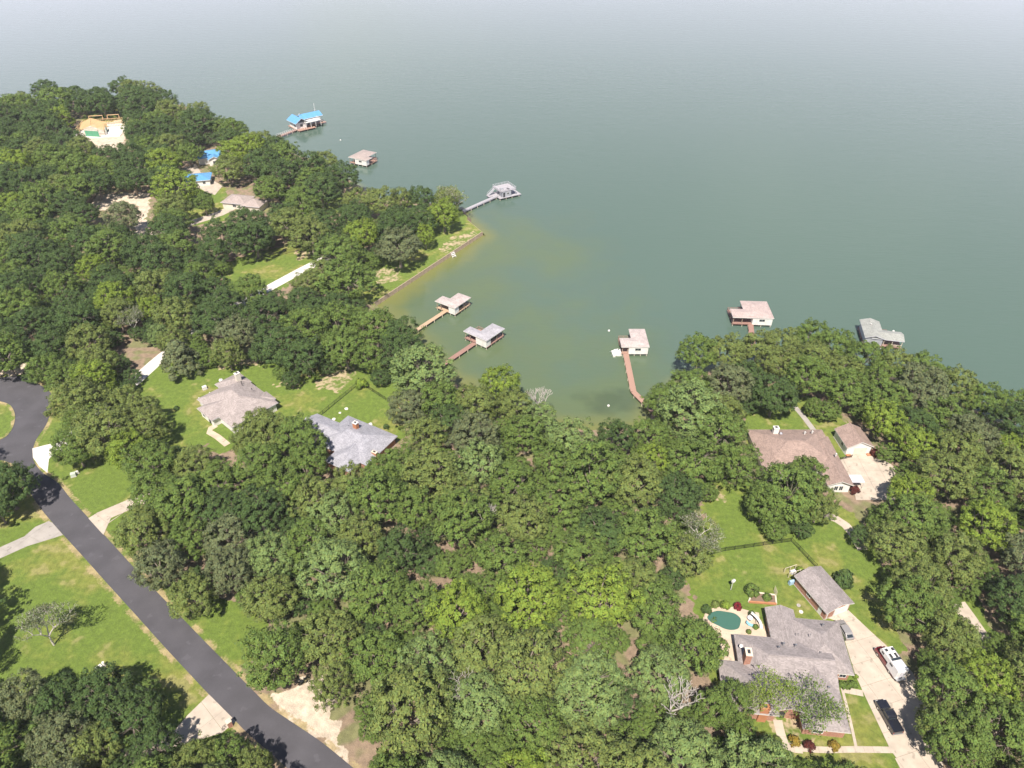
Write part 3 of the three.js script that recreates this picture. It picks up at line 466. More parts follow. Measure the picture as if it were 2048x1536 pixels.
{ // house under construction: slab, stud walls, rafters
  const c = at(203, 262), o = thing('framed_house', 'unfinished house of bare yellow timber framing on a pale slab', 'house', [c.x, GY, c.z], 12 * Math.PI / 180);
  new MB().box(0, 0.08, 0, 24, 0.3, 24).build('slab', M.concreteWhite, o);
  const studs = (x0, z0, x1, z1, h) => { const L = Math.hypot(x1 - x0, z1 - z0), n = Math.round(L / 0.8); for (let k = 0; k <= n; k++) { const t = k / n; new MB().box(lerp(x0, x1, t), h / 2 + 0.2, lerp(z0, z1, t), 0.12, h, 0.12).build('stud', M.lumber, o); } new MB().beam([x0, h + 0.28, z0], [x1, h + 0.28, z1], 0.16, 0.16).build('top_plate', M.lumber, o); };
  studs(-11, -11, 10, -11, 3); studs(-11, -6, 10, -6, 3); studs(-11, -11, -11, 4, 3); studs(10, -11, 10, -6, 3); studs(-8, 4, 4, 9, 3); studs(-11, 4, -8, 10, 3); studs(0, -6, 4, 9, 3);
  for (let k = 0; k < 16; k++) { const z = -6 + k * 0.95; new MB().beam([-10.6 + k * 0.14, 3.2, z], [-5 + k * 0.2, 5.6, z + 0.6], 0.09, 0.2).build('rafter', M.lumber, o); new MB().beam([-5 + k * 0.2, 5.6, z + 0.6], [1.5 + k * 0.2, 3.2, z + 1.2], 0.09, 0.2).build('rafter', M.lumber, o); }
  new MB().beam([-5, 5.7, -5.4], [-2, 5.7, 8.9], 0.12, 0.24).build('ridge_board', M.lumber, o);
  for (const [x, z, l] of [[-4, -11, 7], [5, -11, 6]]) new MB().beam([x - l / 2, 5.2, z], [x + l / 2, 5.2, z], 0.2, 0.3).build('beam', M.lumber, o);
  for (const x of [-7.5, -0.5, 2, 8]) { new MB().box(x, 4.1, -11, 0.18, 2.1, 0.18).build('post', M.lumber, o); new MB().beam([x, 3.2, -9], [x, 5.1, -11], 0.1, 0.12).build('brace', M.lumber, o); }
  new MB().box(-2, 1.7, 9.6, 8, 2.9, 0.08, -0.38).build('sheathing_panel', M.sheathing, o); new MB().box(3.2, 1.6, 1.6, 0.08, 2.8, 5, 0.25).build('sheathing_panel', M.sheathing, o); new MB().box(-1, 1.6, -5.9, 6, 2.8, 0.08).build('sheathing_panel', M.lumber, o);
}

// ---------------------------------------------------------------- boathouses
function piles(o, list, y = 1) { for (const [x, z] of list) new MB().tube([x, -1.6, z], [x, y - 0.08, z], 0.11, 0.11, 7).build('pile', M.pale, o); }
function rail(o, pts, y, mat, h = 0.95, gapped = true) { const r = new MB(); pts.slice(1).forEach((q, k) => { const p = pts[k], L = Math.hypot(q[0] - p[0], q[1] - p[1]), n = Math.max(1, Math.round(L / 1.5)); r.beam([p[0], y + h, p[1]], [q[0], y + h, q[1]], 0.12, 0.06).beam([p[0], y + h * 0.5, p[1]], [q[0], y + h * 0.5, q[1]], 0.05, 0.08); for (let i = 0; i <= n; i++) r.box(lerp(p[0], q[0], i / n), y + h / 2 - 0.02, lerp(p[1], q[1], i / n), 0.09, h - 0.03, 0.09); }); return r.build('railing', mat, o); }
// L-shaped boathouse. Local x runs along the front, local -z away from it; the front strip is Lu long and a deep, the wing b wide and Lv deep at one end.
function boathouse(name, label, [x, z], turn, { Lu, Lv, a, b, side = 1, roof, wallFrom = 0.45, deckMat = M.deck, sun = true, h = 2.6, wall = M.siding }) {
  const o = thing(name, label, 'boathouse', [x, 0, z], turn), Y = 1, wx0 = side > 0 ? Lu - b : 0, wx1 = side > 0 ? Lu : b, e = Y + h;
  const deck = new MB().box(Lu / 2, Y - 0.1, -a / 2, Lu - 0.8, 0.18, a - 0.7).box((wx0 + wx1) / 2 - (b / 2 - 0.9) + 0.1, Y - 0.102, -(a + Lv) / 2, 1.1, 0.18, Lv - a + 0.2).box((wx0 + wx1) / 2 + (b / 2 - 0.9) - 0.1, Y - 0.103, -(a + Lv) / 2, 1.1, 0.18, Lv - a + 0.2).box((wx0 + wx1) / 2, Y - 0.104, -Lv + 0.8, b - 0.9, 0.18, 0.9);
  const nx0 = side > 0 ? 0.2 : b, nx1 = side > 0 ? Lu - b : Lu - 0.2;
  if (sun) deck.box((nx0 + nx1) / 2, Y - 0.106, -(a + Math.min(Lv, a + 3.4)) / 2 - 0.1, nx1 - nx0, 0.18, Math.min(Lv, a + 3.4) - a + 0.6);
  deck.build('deck', deckMat, o);
  if (sun) { const ze = -Math.min(Lv, a + 3.4) - 0.3; rail(o, side > 0 ? [[nx0 + 0.1, -a + 0.4], [nx0 + 0.1, ze], [nx1 - 0.2, ze]] : [[nx1 - 0.1, -a + 0.4], [nx1 - 0.1, ze], [nx0 + 0.2, ze]], Y, deckMat, 0.9); }
  const pp = []; for (let k = 0; k <= 4; k++) pp.push([0.5 + (Lu - 1) * k / 4, -0.45], [0.5 + (Lu - 1) * k / 4, -a + 0.5]); for (let k = 1; k <= 3; k++) pp.push([wx0 + 0.5, -a - (Lv - a - 0.6) * k / 3], [wx1 - 0.5, -a - (Lv - a - 0.6) * k / 3]);
  piles(o, pp, Y - 0.1);
  const p = Lu * wallFrom, w = new MB();
  w.box((p + Lu - 0.3) / 2, Y + h / 2 - 0.1, -0.26, Lu - 0.3 - p, h + 0.18, 0.12).box(Lu - 0.36, Y + h / 2, -1.3, 0.12, h - 0.03, 2.0);
  w.box(p + 0.06, Y + h / 2, -1.3, 0.12, h - 0.04, 1.9); const wm = w.build('wall', wall, o); if (Lu * (1 - wallFrom) > 5) windowOn(wm, p + (Lu - p) * 0.45, Y + 1.55, -0.19, 0, 1.8, 0.9);
  new MB().box((p + Lu) / 2, Y + h / 2, -2.4, Lu - p - 0.7, h - 0.05, 0.1).build('inner_wall', M.cream, o);
  for (const [px, pz] of [[0.5, -0.5], [Lu * 0.25, -0.5], [0.5, -a + 0.5], [wx0 + 0.5, -Lv + 0.5], [wx1 - 0.5, -Lv + 0.5], [wx1 - 0.5, -Lv * 0.62], [wx0 + 0.5, -Lv * 0.7]]) new MB().box(px, Y + h / 2, pz, 0.15, h, 0.15).build('post', M.post, o);
  const edge = new MB(); edge.box(Lu * wallFrom / 2, Y - 0.06, -0.25, Lu * wallFrom, 0.22, 0.1).box(wx1 - 0.28, Y - 0.06, -Lv / 2, 0.1, 0.22, Lv - 0.7); edge.build('rim_board', deckMat, o);
  new MB().box(p * 0.5, Y + 0.42, -a + 0.95, p * 0.8, 0.08, 0.5).box(p * 0.5, Y + 0.2, -a + 0.95, p * 0.7, 0.4, 0.1).build('bench', deckMat, o);
  const r = new MB(), t = new MB(), e1 = hip(r, 0, Lu, -a, 0, e, 0.2, 'x', 'hh'); fasciaOf(t, e1); const r1 = r.build('roof', roof, o); t.build('fascia', M.white, r1);
  const r2 = new MB(), t2 = new MB(), e2 = hip(r2, wx0, wx1, -Lv, 0.003, e + 0.02, 0.2, 'z', 'hh'); fasciaOf(t2, e2); const r3 = r2.build('roof', roof, o); t2.build('fascia', M.white, r3);
  return o;
}
function walkway(label, pts, width, mat, railing, pileEvery = 4) {
  const o = thing('dock_walkway', label, 'walkway', [0, 0, 0]), Y = 1;
  pts.slice(1).forEach((q, k) => {
    const p = pts[k], L = Math.hypot(q[0] - p[0], q[1] - p[1]), t = Math.atan2(q[0] - p[0], q[1] - p[1]), n = Math.max(1, Math.round(L / 0.45)), nx = Math.cos(t), nz = -Math.sin(t);
    for (let i = 0; i < n; i++) { const s = (i + 0.5) / n, b = new MB().box(0, 0, 0, width, 0.06, L / n - 0.025).build('board', mat, o); b.position.set(lerp(p[0], q[0], s), Y - 0.03 - k * 0.004, lerp(p[1], q[1], s)); b.rotation.y = t; }
    for (const s of [-1, 1]) { new MB().beam([p[0] + nx * s * (width / 2 - 0.12), Y - 0.18, p[1] + nz * s * (width / 2 - 0.12)], [q[0] + nx * s * (width / 2 - 0.12), Y - 0.18, q[1] + nz * s * (width / 2 - 0.12)], 0.08, 0.22).build('joist', mat, o); for (let i = 0; i <= L / pileEvery; i++) { const u = Math.min(1, (i + 0.4) * pileEvery / L); new MB().tube([lerp(p[0], q[0], u) + nx * s * (width / 2 - 0.02), -1.6, lerp(p[1], q[1], u) + nz * s * (width / 2 - 0.02)], [lerp(p[0], q[0], u) + nx * s * (width / 2 - 0.02), Y - 0.08, lerp(p[1], q[1], u) + nz * s * (width / 2 - 0.02)], 0.1, 0.1, 7).build('pile', M.pale, o); } }
    if (railing) for (const s of railing.sides || [1]) rail(o, [[p[0] + nx * s * (width / 2 - 0.06), p[1] + nz * s * (width / 2 - 0.06)], [q[0] + nx * s * (width / 2 - 0.06), q[1] + nz * s * (width / 2 - 0.06)]], Y, railing.mat);
  });
  return o;
}
const W = (px, py, h = 1) => { const p = at(px, py, h); return [p.x, p.z]; };
const angle = (a, b) => -Math.atan2(b[1] - a[1], b[0] - a[0]);
{
  const l4 = W(869.6, 602, 3.6), f4 = W(910, 617, 3.6); boathouse('boathouse', 'tan roofed boathouse nearest the sea wall with new timber walkway', l4, angle(l4, f4), { Lu: 8.6, Lv: 8.8, a: 4.2, b: 5.4, roof: M.roofTan, wallFrom: 0.66, sun: false, deckMat: M.deckNew });
  walkway('pale new timber walkway to the tan roofed boathouse', [W(826, 664), W(893, 620.5)], 1.5, M.deckNew);
  const l5 = W(926.5, 662, 3.6), f5 = W(973, 682.5, 3.6); boathouse('boathouse', 'light grey roofed boathouse in mid cove with red brown deck', l5, angle(l5, f5), { Lu: 9.5, Lv: 9.2, a: 3.4, b: 5.1, roof: M.roofGrey, wallFrom: 0.52, deckMat: M.deckRed });
  walkway('red brown timber walkway to the light grey boathouse', [W(872, 738), W(949, 686)], 1.6, M.deckRed);
  const l6 = W(1243, 694, 3.6), f6 = W(1299.5, 694, 3.6); boathouse('boathouse', 'pinkish roofed boathouse with watercraft lift at its left', l6, 0, { Lu: 8.6, Lv: 10.2, a: 5.0, b: 5.1, roof: M.roofTan, wallFrom: 0.28, deckMat: M.deck });
  walkway('long reddish walkway with a bend to the pinkish boathouse', [W(1251, 704), W(1267, 783), W(1306, 822)], 1.7, M.deck);
  const l7 = W(1466, 634.5, 3.6), f7 = W(1549.5, 637, 3.6); boathouse('boathouse', 'large pink roofed boathouse with red deck off the wooded bank', l7, angle(l7, f7), { Lu: 13.2, Lv: 10.8, a: 5.4, b: 8.9, roof: M.roofPink, wallFrom: 0.5, deckMat: M.deckRed });
  walkway('short red walkway from the wooded bank to the large pink boathouse', [W(1501, 645), W(1506, 690)], 1.7, M.deckRed);
  const l2 = W(696, 314, 3.6), f2 = W(725, 320, 3.6); boathouse('boathouse', 'small brown roofed boathouse below the blue one', l2, angle(l2, f2), { Lu: 11.2, Lv: 12, a: 5, b: 8.4, side: -1, roof: M.roofBrown, wallFrom: 0.35, deckMat: M.deck });
}
{ // sage green roof boathouse by the right bank
  const p = W(1746, 655, 4.4), o = thing('boathouse', 'sage green gable roofed boathouse at the right bank', 'boathouse', [p[0], 0, p[1]], -0.22), Y = 1;
  new MB().box(0, Y - 0.1, 0, 5.6, 0.18, 10.5).box(5, Y - 0.102, 2.4, 7, 0.18, 5).box(4, Y - 0.104, -2, 3, 0.18, 4).build('deck', M.deckRed, o);
  piles(o, [[-2.6, -5], [2.6, -5], [-2.6, 0], [-2.6, 5], [2.6, 5], [8, 4.6], [8, 0.2], [5, 4.6], [5.3, -3.8]], Y - 0.1); rail(o, [[5.4, 0], [5.4, -3.8], [2.9, -3.8]], Y, M.deckRed, 0.9);
  const r = new MB(), t = new MB(), e = hip(r, -3, 3, -5.4, 5.4, 3.7, 0.32, 'z', 'gg'); fasciaOf(t, e); const a = r.build('roof', M.roofSage, o); t.build('fascia', M.greyTrim, a);
  const r2 = new MB(), t2 = new MB(), e2 = hip(r2, -1, 8.6, -0.4, 5.2, 3.62, 0.3, 'x', 'gg'); fasciaOf(t2, e2); const b = r2.build('roof', M.roofSage, o); t2.build('fascia', M.greyTrim, b);
  const w = new MB(); wallsOf(w, -2.5, 2.5, -4.9, 4.9, 2.6, { along: 'z', ends: 'gg', rise: 0.7 }); w.build('wall', M.greySiding, o).position.y = Y;
  for (const [x, z] of [[8.2, 4.8], [8.2, 0], [5.4, 4.8], [2.9, 4.9]]) new MB().box(x, Y + 1.3, z, 0.14, 2.6, 0.14).build('post', M.pale, o);
  vent(o, -0.5, 4.6, -1.2, 0.2, M.white); vent(o, -0.4, 4.7, -2.8, 0.12, M.white); rail(o, [[5.4, 4.9], [8.2, 4.9]], Y, M.pale, 0.9);
}
{ // grey boathouse with sun deck on its roof
  const a = W(999, 396), b = W(1039, 387), o = thing('sun_deck_boathouse', 'pale grey boathouse with railed sun deck and stair', 'boathouse', [a[0], 0, a[1]], angle(a, b)), Y = 1;
  const L = 9.4; new MB().box(L / 2 + 0.5, Y - 0.1, -3.2, L + 1.6, 0.2, 8.2).build('deck', M.greyDeck, o); piles(o, [[-0.1, 0.7], [3, 0.7], [6, 0.7], [9.6, 0.7], [-0.1, -7], [5, -7], [10.6, -7]], Y - 0.15);
  new MB().box(3.6, Y + 1.25, -1.3, 4.4, 2.5, 3.2).build('wall', M.greySiding, o); new MB().box(6.4, Y + 1.25, -5.6, 4.2, 2.5, 2.6).build('wall', M.greySiding, o);
  new MB().box(4.4, Y + 2.62, -3.4, 8, 0.2, 7.6).build('roof_deck', M.greyDeck, o); for (const [x, z] of [[0.6, 0.2], [8.2, 0.2], [0.6, -7], [8.2, -7], [0.6, -3.4], [8.2, -3.4]]) new MB().box(x, Y + 1.25, z, 0.16, 2.5, 0.16).build('post', M.deckTrim, o);
  rail(o, [[0.5, 0.2], [0.5, -7.1], [8.3, -7.1], [8.3, 0.2], [0.5, 0.2]], Y + 2.72, M.deckTrim, 1.0);
  windowOn(o, 4.2, Y + 1.4, 0.31, 0, 1, 1); doorOn(o, 2.2, Y + 1.05, 0.31, 0, 0.9, 2.05, M.dark); windowOn(o, 8.51, Y + 1.5, -5.6, Math.PI / 2, 1, 1);
  const st = new MB(); for (let k = 0; k < 12; k++) st.box(-0.2 - (11 - k) * 0.26, Y + 0.22 * (k + 1), -5, 0.3, 0.05, 1.1); st.beam([-3.2, Y + 0.1, -5.55], [0.2, Y + 2.7, -5.55], 0.08, 0.24).beam([-3.2, Y + 0.1, -4.45], [0.2, Y + 2.7, -4.45], 0.08, 0.24).build('stair', M.deckTrim, o);
  new MB().beam([-3.2, Y + 1, -5.55], [0.3, Y + 3.6, -5.55], 0.08, 0.08).beam([-3.2, Y + 1, -4.45], [0.3, Y + 3.6, -4.45], 0.08, 0.08).box(-3.2, Y + 0.5, -5.55, 0.1, 1, 0.1).box(-3.2, Y + 0.5, -4.45, 0.1, 1, 0.1).build('handrail', M.deckTrim, o);
  new MB().box(-1.6, Y - 0.104, -4.6, 3.8, 0.2, 2.6).build('landing', M.greyDeck, o); new MB().box(2.2, Y + 3.1, -2, 1.6, 0.7, 0.8).build('deck_box', M.greySiding, o); new MB().box(5, Y + 2.95, -1.2, 0.5, 0.4, 1.4, 0.4).build('lounge_chair', M.dark, o);
  walkway('pale grey walkway with railing to the sun deck boathouse', [W(921, 424), W(999, 389.5)], 2.0, M.greyDeck, { mat: M.deckTrim, sides: [-1] });
}
{ // blue roof boathouse, walkway with white rails, sailing boat moored behind
  const c = W(611, 256, 1), o = thing('blue_roof_boathouse', 'blue metal roofed boathouse with white balcony far out', 'boathouse', [c[0], 0, c[1]], 0.72), Y = 1;
  new MB().box(0, Y - 0.1, -4, 10.5, 0.2, 13).build('deck', M.deck, o); new MB().box(9.6, Y - 0.102, -6.2, 9.4, 0.2, 8).build('deck', M.deck, o);
  piles(o, [[-5, 2], [0, 2.2], [5, 2.2], [-5, -4], [-5, -10], [5, -10], [9, -2.4], [14, -2.6], [14, -9.8], [9, -9.8]], Y - 0.15);
  new MB().box(-1.6, Y + 1.5, -5, 6, 3, 8).build('wall', M.siding, o); new MB().box(4, Y + 1.4, -6.5, 5, 2.8, 6).build('wall', M.greySiding, o); new MB().box(7, Y + 1.9, -7.4, 10, 3.8, 4.6).build('wall', M.greySiding, o);
  const r = new MB(), t = new MB(), e = hip(r, -5.6, 2.2, -10.4, 0.4, 4.2, 0.62, 'z', 'gg'); fasciaOf(t, e); t.build('fascia', M.white, r.build('roof', M.blueMetal, o));
  const r2 = new MB(), t2 = new MB(), e2 = hip(r2, 0.2, 13.2, -10.6, -3.2, 4.7, 0.5, 'x', 'gg'); fasciaOf(t2, e2); t2.build('fascia', M.white, r2.build('roof', M.blueMetal, o));
  new MB().box(4.6, Y + 2.9, -1.6, 9.4, 0.2, 6).build('balcony', M.white, o); rail(o, [[0, -4.4], [0, 1.3], [9.2, 1.3], [9.2, -4.4]], Y + 3, M.white, 1); for (const [x, z] of [[0.1, 1.2], [3, 1.2], [6, 1.2], [9.1, 1.2], [-4.8, -0.6], [-1, 1], [12.8, -5], [12.8, -10.6]]) new MB().box(x, Y + (x > 12 ? 1.9 : 1.4), z, 0.2, x > 12 ? 3.8 : 2.8, 0.2).build('post', M.white, o);
  const st = new MB(); for (let k = 0; k < 12; k++) st.box(9.8 + k * 0.3, Y + 2.9 - k * 0.25, -3.4, 0.34, 0.05, 1.1); st.beam([9.6, Y + 2.9, -3.95], [13.3, Y + 0.05, -3.95], 0.08, 0.24).beam([9.6, Y + 2.9, -2.85], [13.3, Y + 0.05, -2.85], 0.08, 0.24).build('stair', M.white, o); vent(o, 0.9, 6.5, -6.9, 0.35, M.white);
  windowOn(o, -4.61, Y + 1.5, -3, -Math.PI / 2, 1.4, 1.3); windowOn(o, -1.6, Y + 1.5, -0.99, 0, 1.6, 1.5); doorOn(o, 4, Y + 1.05, -3.49, 0, 1.2, 2, M.dark);
  walkway('dark red walkway with white rails to the blue roofed boathouse', [W(556, 273), W(592, 259.5)], 2.2, M.deckRed, { mat: M.white, sides: [1, -1] });
  const b = [-113, -420], s = thing('sailing_boat', 'white sailing boat with tall mast moored behind the blue roof', 'boat', [b[0], 0, b[1]], 0.9);
  const hull = []; for (let k = 0; k <= 12; k++) { const u = k / 12, w = 1.35 * Math.sin(Math.PI * Math.min(1, 0.22 + u * 0.78)) ** 0.8; hull.push([w, -3.8 + 7.6 * u]); } const hm = new MB().prism([...hull, ...hull.slice().reverse().map(([x, z]) => [-x, z])], -0.3, 0.75); hm.build('hull', M.white, s);
  new MB().box(0, 1, 0.2, 1.5, 0.5, 2.6).build('cabin', M.cream, s); new MB().tube([0, 0.7, 0.6], [0, 9.2, 0.6], 0.14, 0.09, 8).build('mast', M.white, s); new MB().tube([0, 1.9, 0.6], [0, 1.9, -2.8], 0.07).build('boom', M.white, s); new MB().beam([-0.9, 5.6, 0.6], [0.9, 5.6, 0.6], 0.08, 0.06).build('spreader', M.white, s);
}
{ // watercraft on its floating lift
  const p = W(1237, 704, 0.4), o = thing('watercraft_lift', 'white floating lift left of the pinkish boathouse', 'boat lift', [p[0], 0, p[1]], 0.1);
  const pts = []; for (let k = 0; k < 16; k++) { const a = k / 16 * 6.283; pts.push([Math.cos(a) * 1.9 * (1 + 0.12 * Math.cos(3 * a)), Math.sin(a) * 1.75]); }
  new MB().prism(pts, -0.3, 0.42).build('float', M.white, o); new MB().box(-1.75, 0.15, 0.6, 0.7, 0.7, 3).build('pontoon', M.white, o); for (const z of [-0.4, 1.4]) new MB().beam([-2, 0.4, z], [-2.7, 0.4, z], 0.1, 0.1).build('bracket', M.metal, o);
  const w = thing('watercraft', 'white personal watercraft resting on the floating lift', 'watercraft', [p[0], 0.42, p[1]], 0.1), h = []; for (let k = 0; k <= 8; k++) { const u = k / 8; h.push([0.55 * Math.sin(Math.PI * (0.2 + 0.75 * u)), 1.4 - 2.7 * u]); }
  new MB().prism([...h, ...h.slice().reverse().map(([x, z]) => [-x, z])], 0.0, 0.4).build('hull', M.white, w); new MB().box(0, 0.55, 0.5, 0.4, 0.3, 1.2).build('seat', M.greyTrim, w); new MB().beam([-0.4, 0.85, -0.3], [0.4, 0.85, -0.3], 0.06, 0.06).box(0, 0.62, -0.3, 0.2, 0.45, 0.3).build('handlebar', M.dark, w);
}
for (const [px, py, label] of [[681, 280, 'white mooring buoy between the blue and brown boathouses'], [1218, 661, 'white buoy in open water left of the pinkish boathouse'], [1787, 662, 'white buoy behind the sage green boathouse'], [1217, 811, 'tiny white buoy in the end of the cove']]) {
  const p = W(px, py, 0.2), o = thing('mooring_buoy', label, 'buoy', [p[0], 0, p[1]], 0, 'mooring buoys'); const s = new THREE.SphereGeometry(0.36, 14, 10); s.translate(0, 0.12, 0); put('float', s, M.white, o); new MB().tube([0, 0.4, 0], [0, 0.62, 0], 0.06).build('ring', M.metal, o);
}
{ const p = W(905, 507, 1), o = thing('swim_steps', 'small white steps on the sea wall', 'steps', [p[0], 0, p[1]], 0.55); for (let k = 0; k < 3; k++) new MB().box(0, 1.35 - k * 0.42, 0.2 + k * 0.55, 1.5, 0.1, 0.5).build('step', M.white, o); for (const s of [-0.7, 0.7]) new MB().beam([s, 1.6, -0.4], [s, -0.3, 1.9], 0.08, 0.24).build('stringer', M.white, o); }

// ---------------------------------------------------------------- yards
function fence(label, pts, h = 1.3, step = 2.4) {  // iron railing: posts, two rails, each bay a panel of pickets
  const o = thing('iron_fence', label, 'fence'), l = ground2(pts);
  l.slice(1).forEach((q, k) => {
    const p = l[k], L = Math.hypot(q[0] - p[0], q[1] - p[1]), n = Math.max(1, Math.round(L / step));
    for (let i = 0; i < n; i++) {
      const A = [lerp(p[0], q[0], i / n), lerp(p[1], q[1], i / n)], B = [lerp(p[0], q[0], (i + 1) / n), lerp(p[1], q[1], (i + 1) / n)], m = new MB();
      m.beam([A[0], GY + h - 0.08, A[1]], [B[0], GY + h - 0.08, B[1]], 0.045, 0.05).beam([A[0], GY + 0.16, A[1]], [B[0], GY + 0.16, B[1]], 0.045, 0.05);
      for (let s = 1; s < 16; s++) m.box(lerp(A[0], B[0], s / 16), GY + h / 2 + 0.02, lerp(A[1], B[1], s / 16), 0.026, h - 0.1, 0.026);
      m.build('railing_panel', M.iron, o);
      new MB().box(A[0], GY + h / 2 + 0.05, A[1], 0.08, h + 0.1, 0.08).build('post', M.iron, o);
    }
    if (k === l.length - 2) new MB().box(q[0], GY + h / 2 + 0.05, q[1], 0.08, h + 0.1, 0.08).build('post', M.iron, o);
  });
  return o;
}
fence('black iron fence around the lawn behind the pool', [[1424, 1109], [1450, 1102], [1582, 1083], [1632, 1136]]);
fence('black iron fence running up the lawn behind the grey roofed house', [[634, 838], [714, 772]]);
fence('short iron fence under the big pale crown by the cove', [[734, 776], [771, 800]], 1.2);
fence('dark fence across the lawn on the point', [[485, 532], [540, 516], [605, 499]], 1.5, 3);
fence('low fence between the white garage and the pink roofed house', [[1679, 920], [1703, 915]], 0.9, 1.6);

{ // pool, its terrace and furniture
  const rim = smoothLine(ground2([[1414, 1236], [1422, 1226], [1436, 1222], [1452, 1224], [1470, 1228], [1481, 1238], [1480, 1250], [1476, 1258], [1462, 1261], [1448, 1258], [1436, 1252], [1422, 1245]]), 4, true);
  const cx = rim.reduce((s, p) => s + p[0], 0) / rim.length, cz = rim.reduce((s, p) => s + p[1], 0) / rim.length, grow = (f) => rim.map(([x, z]) => [cx + (x - cx) * f, cz + (z - cz) * f]);
  const t = structure(new THREE.Mesh(new MB().prism(ground2([[1405, 1240], [1412, 1222], [1432, 1214], [1470, 1214], [1500, 1222], [1518, 1226], [1520, 1250], [1541, 1274], [1470, 1274], [1476, 1325], [1450, 1330], [1440, 1290], [1430, 1262]]), GY - 0.05, GY + 0.05).geo(), M.stone), 'pool_terrace'); t.userData.label = 'pale stone terrace round the pool';
  const o = thing('swimming_pool', 'kidney shaped pool of dark teal water', 'swimming pool');
  if (rim.reduce((s, [x, z], k) => { const [e, f] = rim[(k + 1) % rim.length]; return s + x * f - e * z; }, 0) > 0) rim.reverse();
  const ring = new MB(), a = grow(1.16), b = grow(1), n = rim.length;
  for (let k = 0; k < n; k++) { const m = (k + 1) % n; ring.face([[a[k][0], GY + 0.16, a[k][1]], [a[m][0], GY + 0.16, a[m][1]], [b[m][0], GY + 0.16, b[m][1]], [b[k][0], GY + 0.16, b[k][1]]], new THREE.Vector3(0, 1, 0)); ring.face([[a[k][0], GY, a[k][1]], [a[m][0], GY, a[m][1]], [a[m][0], GY + 0.16, a[m][1]], [a[k][0], GY + 0.16, a[k][1]]]); ring.face([[b[m][0], GY, b[m][1]], [b[k][0], GY, b[k][1]], [b[k][0], GY + 0.16, b[k][1]], [b[m][0], GY + 0.16, b[m][1]]]); }
  ring.build('coping', M.stone, o); new MB().prism(grow(0.995), GY + 0.056, GY + 0.09).build('water', new THREE.MeshPhysicalMaterial({ color: RGB(0.055, 0.135, 0.105), roughness: 0.08, ior: 1.33, bumpMap: grain, bumpScale: 0.02 }), o);
  const sl = at(1510, 1248), s = thing('pool_slide', 'curved white pool slide beside the terrace shrubs', 'pool slide', [sl.x, GY + 0.05, sl.z], 0.3), m = new MB(); let prev;
  for (let k = 0; k <= 12; k++) { const u = k / 12, q = [Math.sin(u * 2.2) * 1.3 - 0.6, 2.1 * (1 - u) ** 1.2 + 0.25, -1.2 + 2.6 * u]; if (prev) m.beam(prev, q, 0.55, 0.09); prev = q; } m.build('chute', M.white, s);
  new MB().beam([-0.6, 0, -1.9], [-0.6, 2.3, -1.2], 0.06, 0.06).beam([-0.2, 0, -1.9], [-0.2, 2.3, -1.2], 0.06, 0.06).box(0.2, 0.6, 0, 0.08, 1.2, 0.08).build('ladder', M.metal, s);
  const ch = at(1501, 1252), c = thing('sun_lounger', 'light blue sun lounger on the pool terrace', 'lounger', [ch.x, GY + 0.05, ch.z], 1.1), blue = std(0.25, 0.5, 0.6, 0.8, { map: grain });
  new MB().box(0, 0.32, 0.2, 0.65, 0.08, 1.3).build('seat', blue, c); new MB().box(0, 0.58, -0.68, 0.65, 0.07, 0.75, 0, 0.75).build('backrest', blue, c); for (const [x, z] of [[-0.28, 0.75], [0.28, 0.75], [-0.28, -0.35], [0.28, -0.35]]) new MB().box(x, 0.14, z, 0.05, 0.28, 0.05).build('leg', M.white, c);
  const tb = at(1499, 1240), d = thing('patio_table', 'round glass patio table beside the pool', 'table', [tb.x, GY + 0.05, tb.z]); new MB().tube([0, 0.7, 0], [0, 0.74, 0], 0.55, 0.55, 18).build('table_top', M.greyTrim, d); new MB().tube([0, 0, 0], [0, 0.7, 0], 0.05, 0.05, 8).tube([0, 0, 0], [0, 0.03, 0], 0.3, 0.3, 12).build('pedestal', M.metal, d);
}
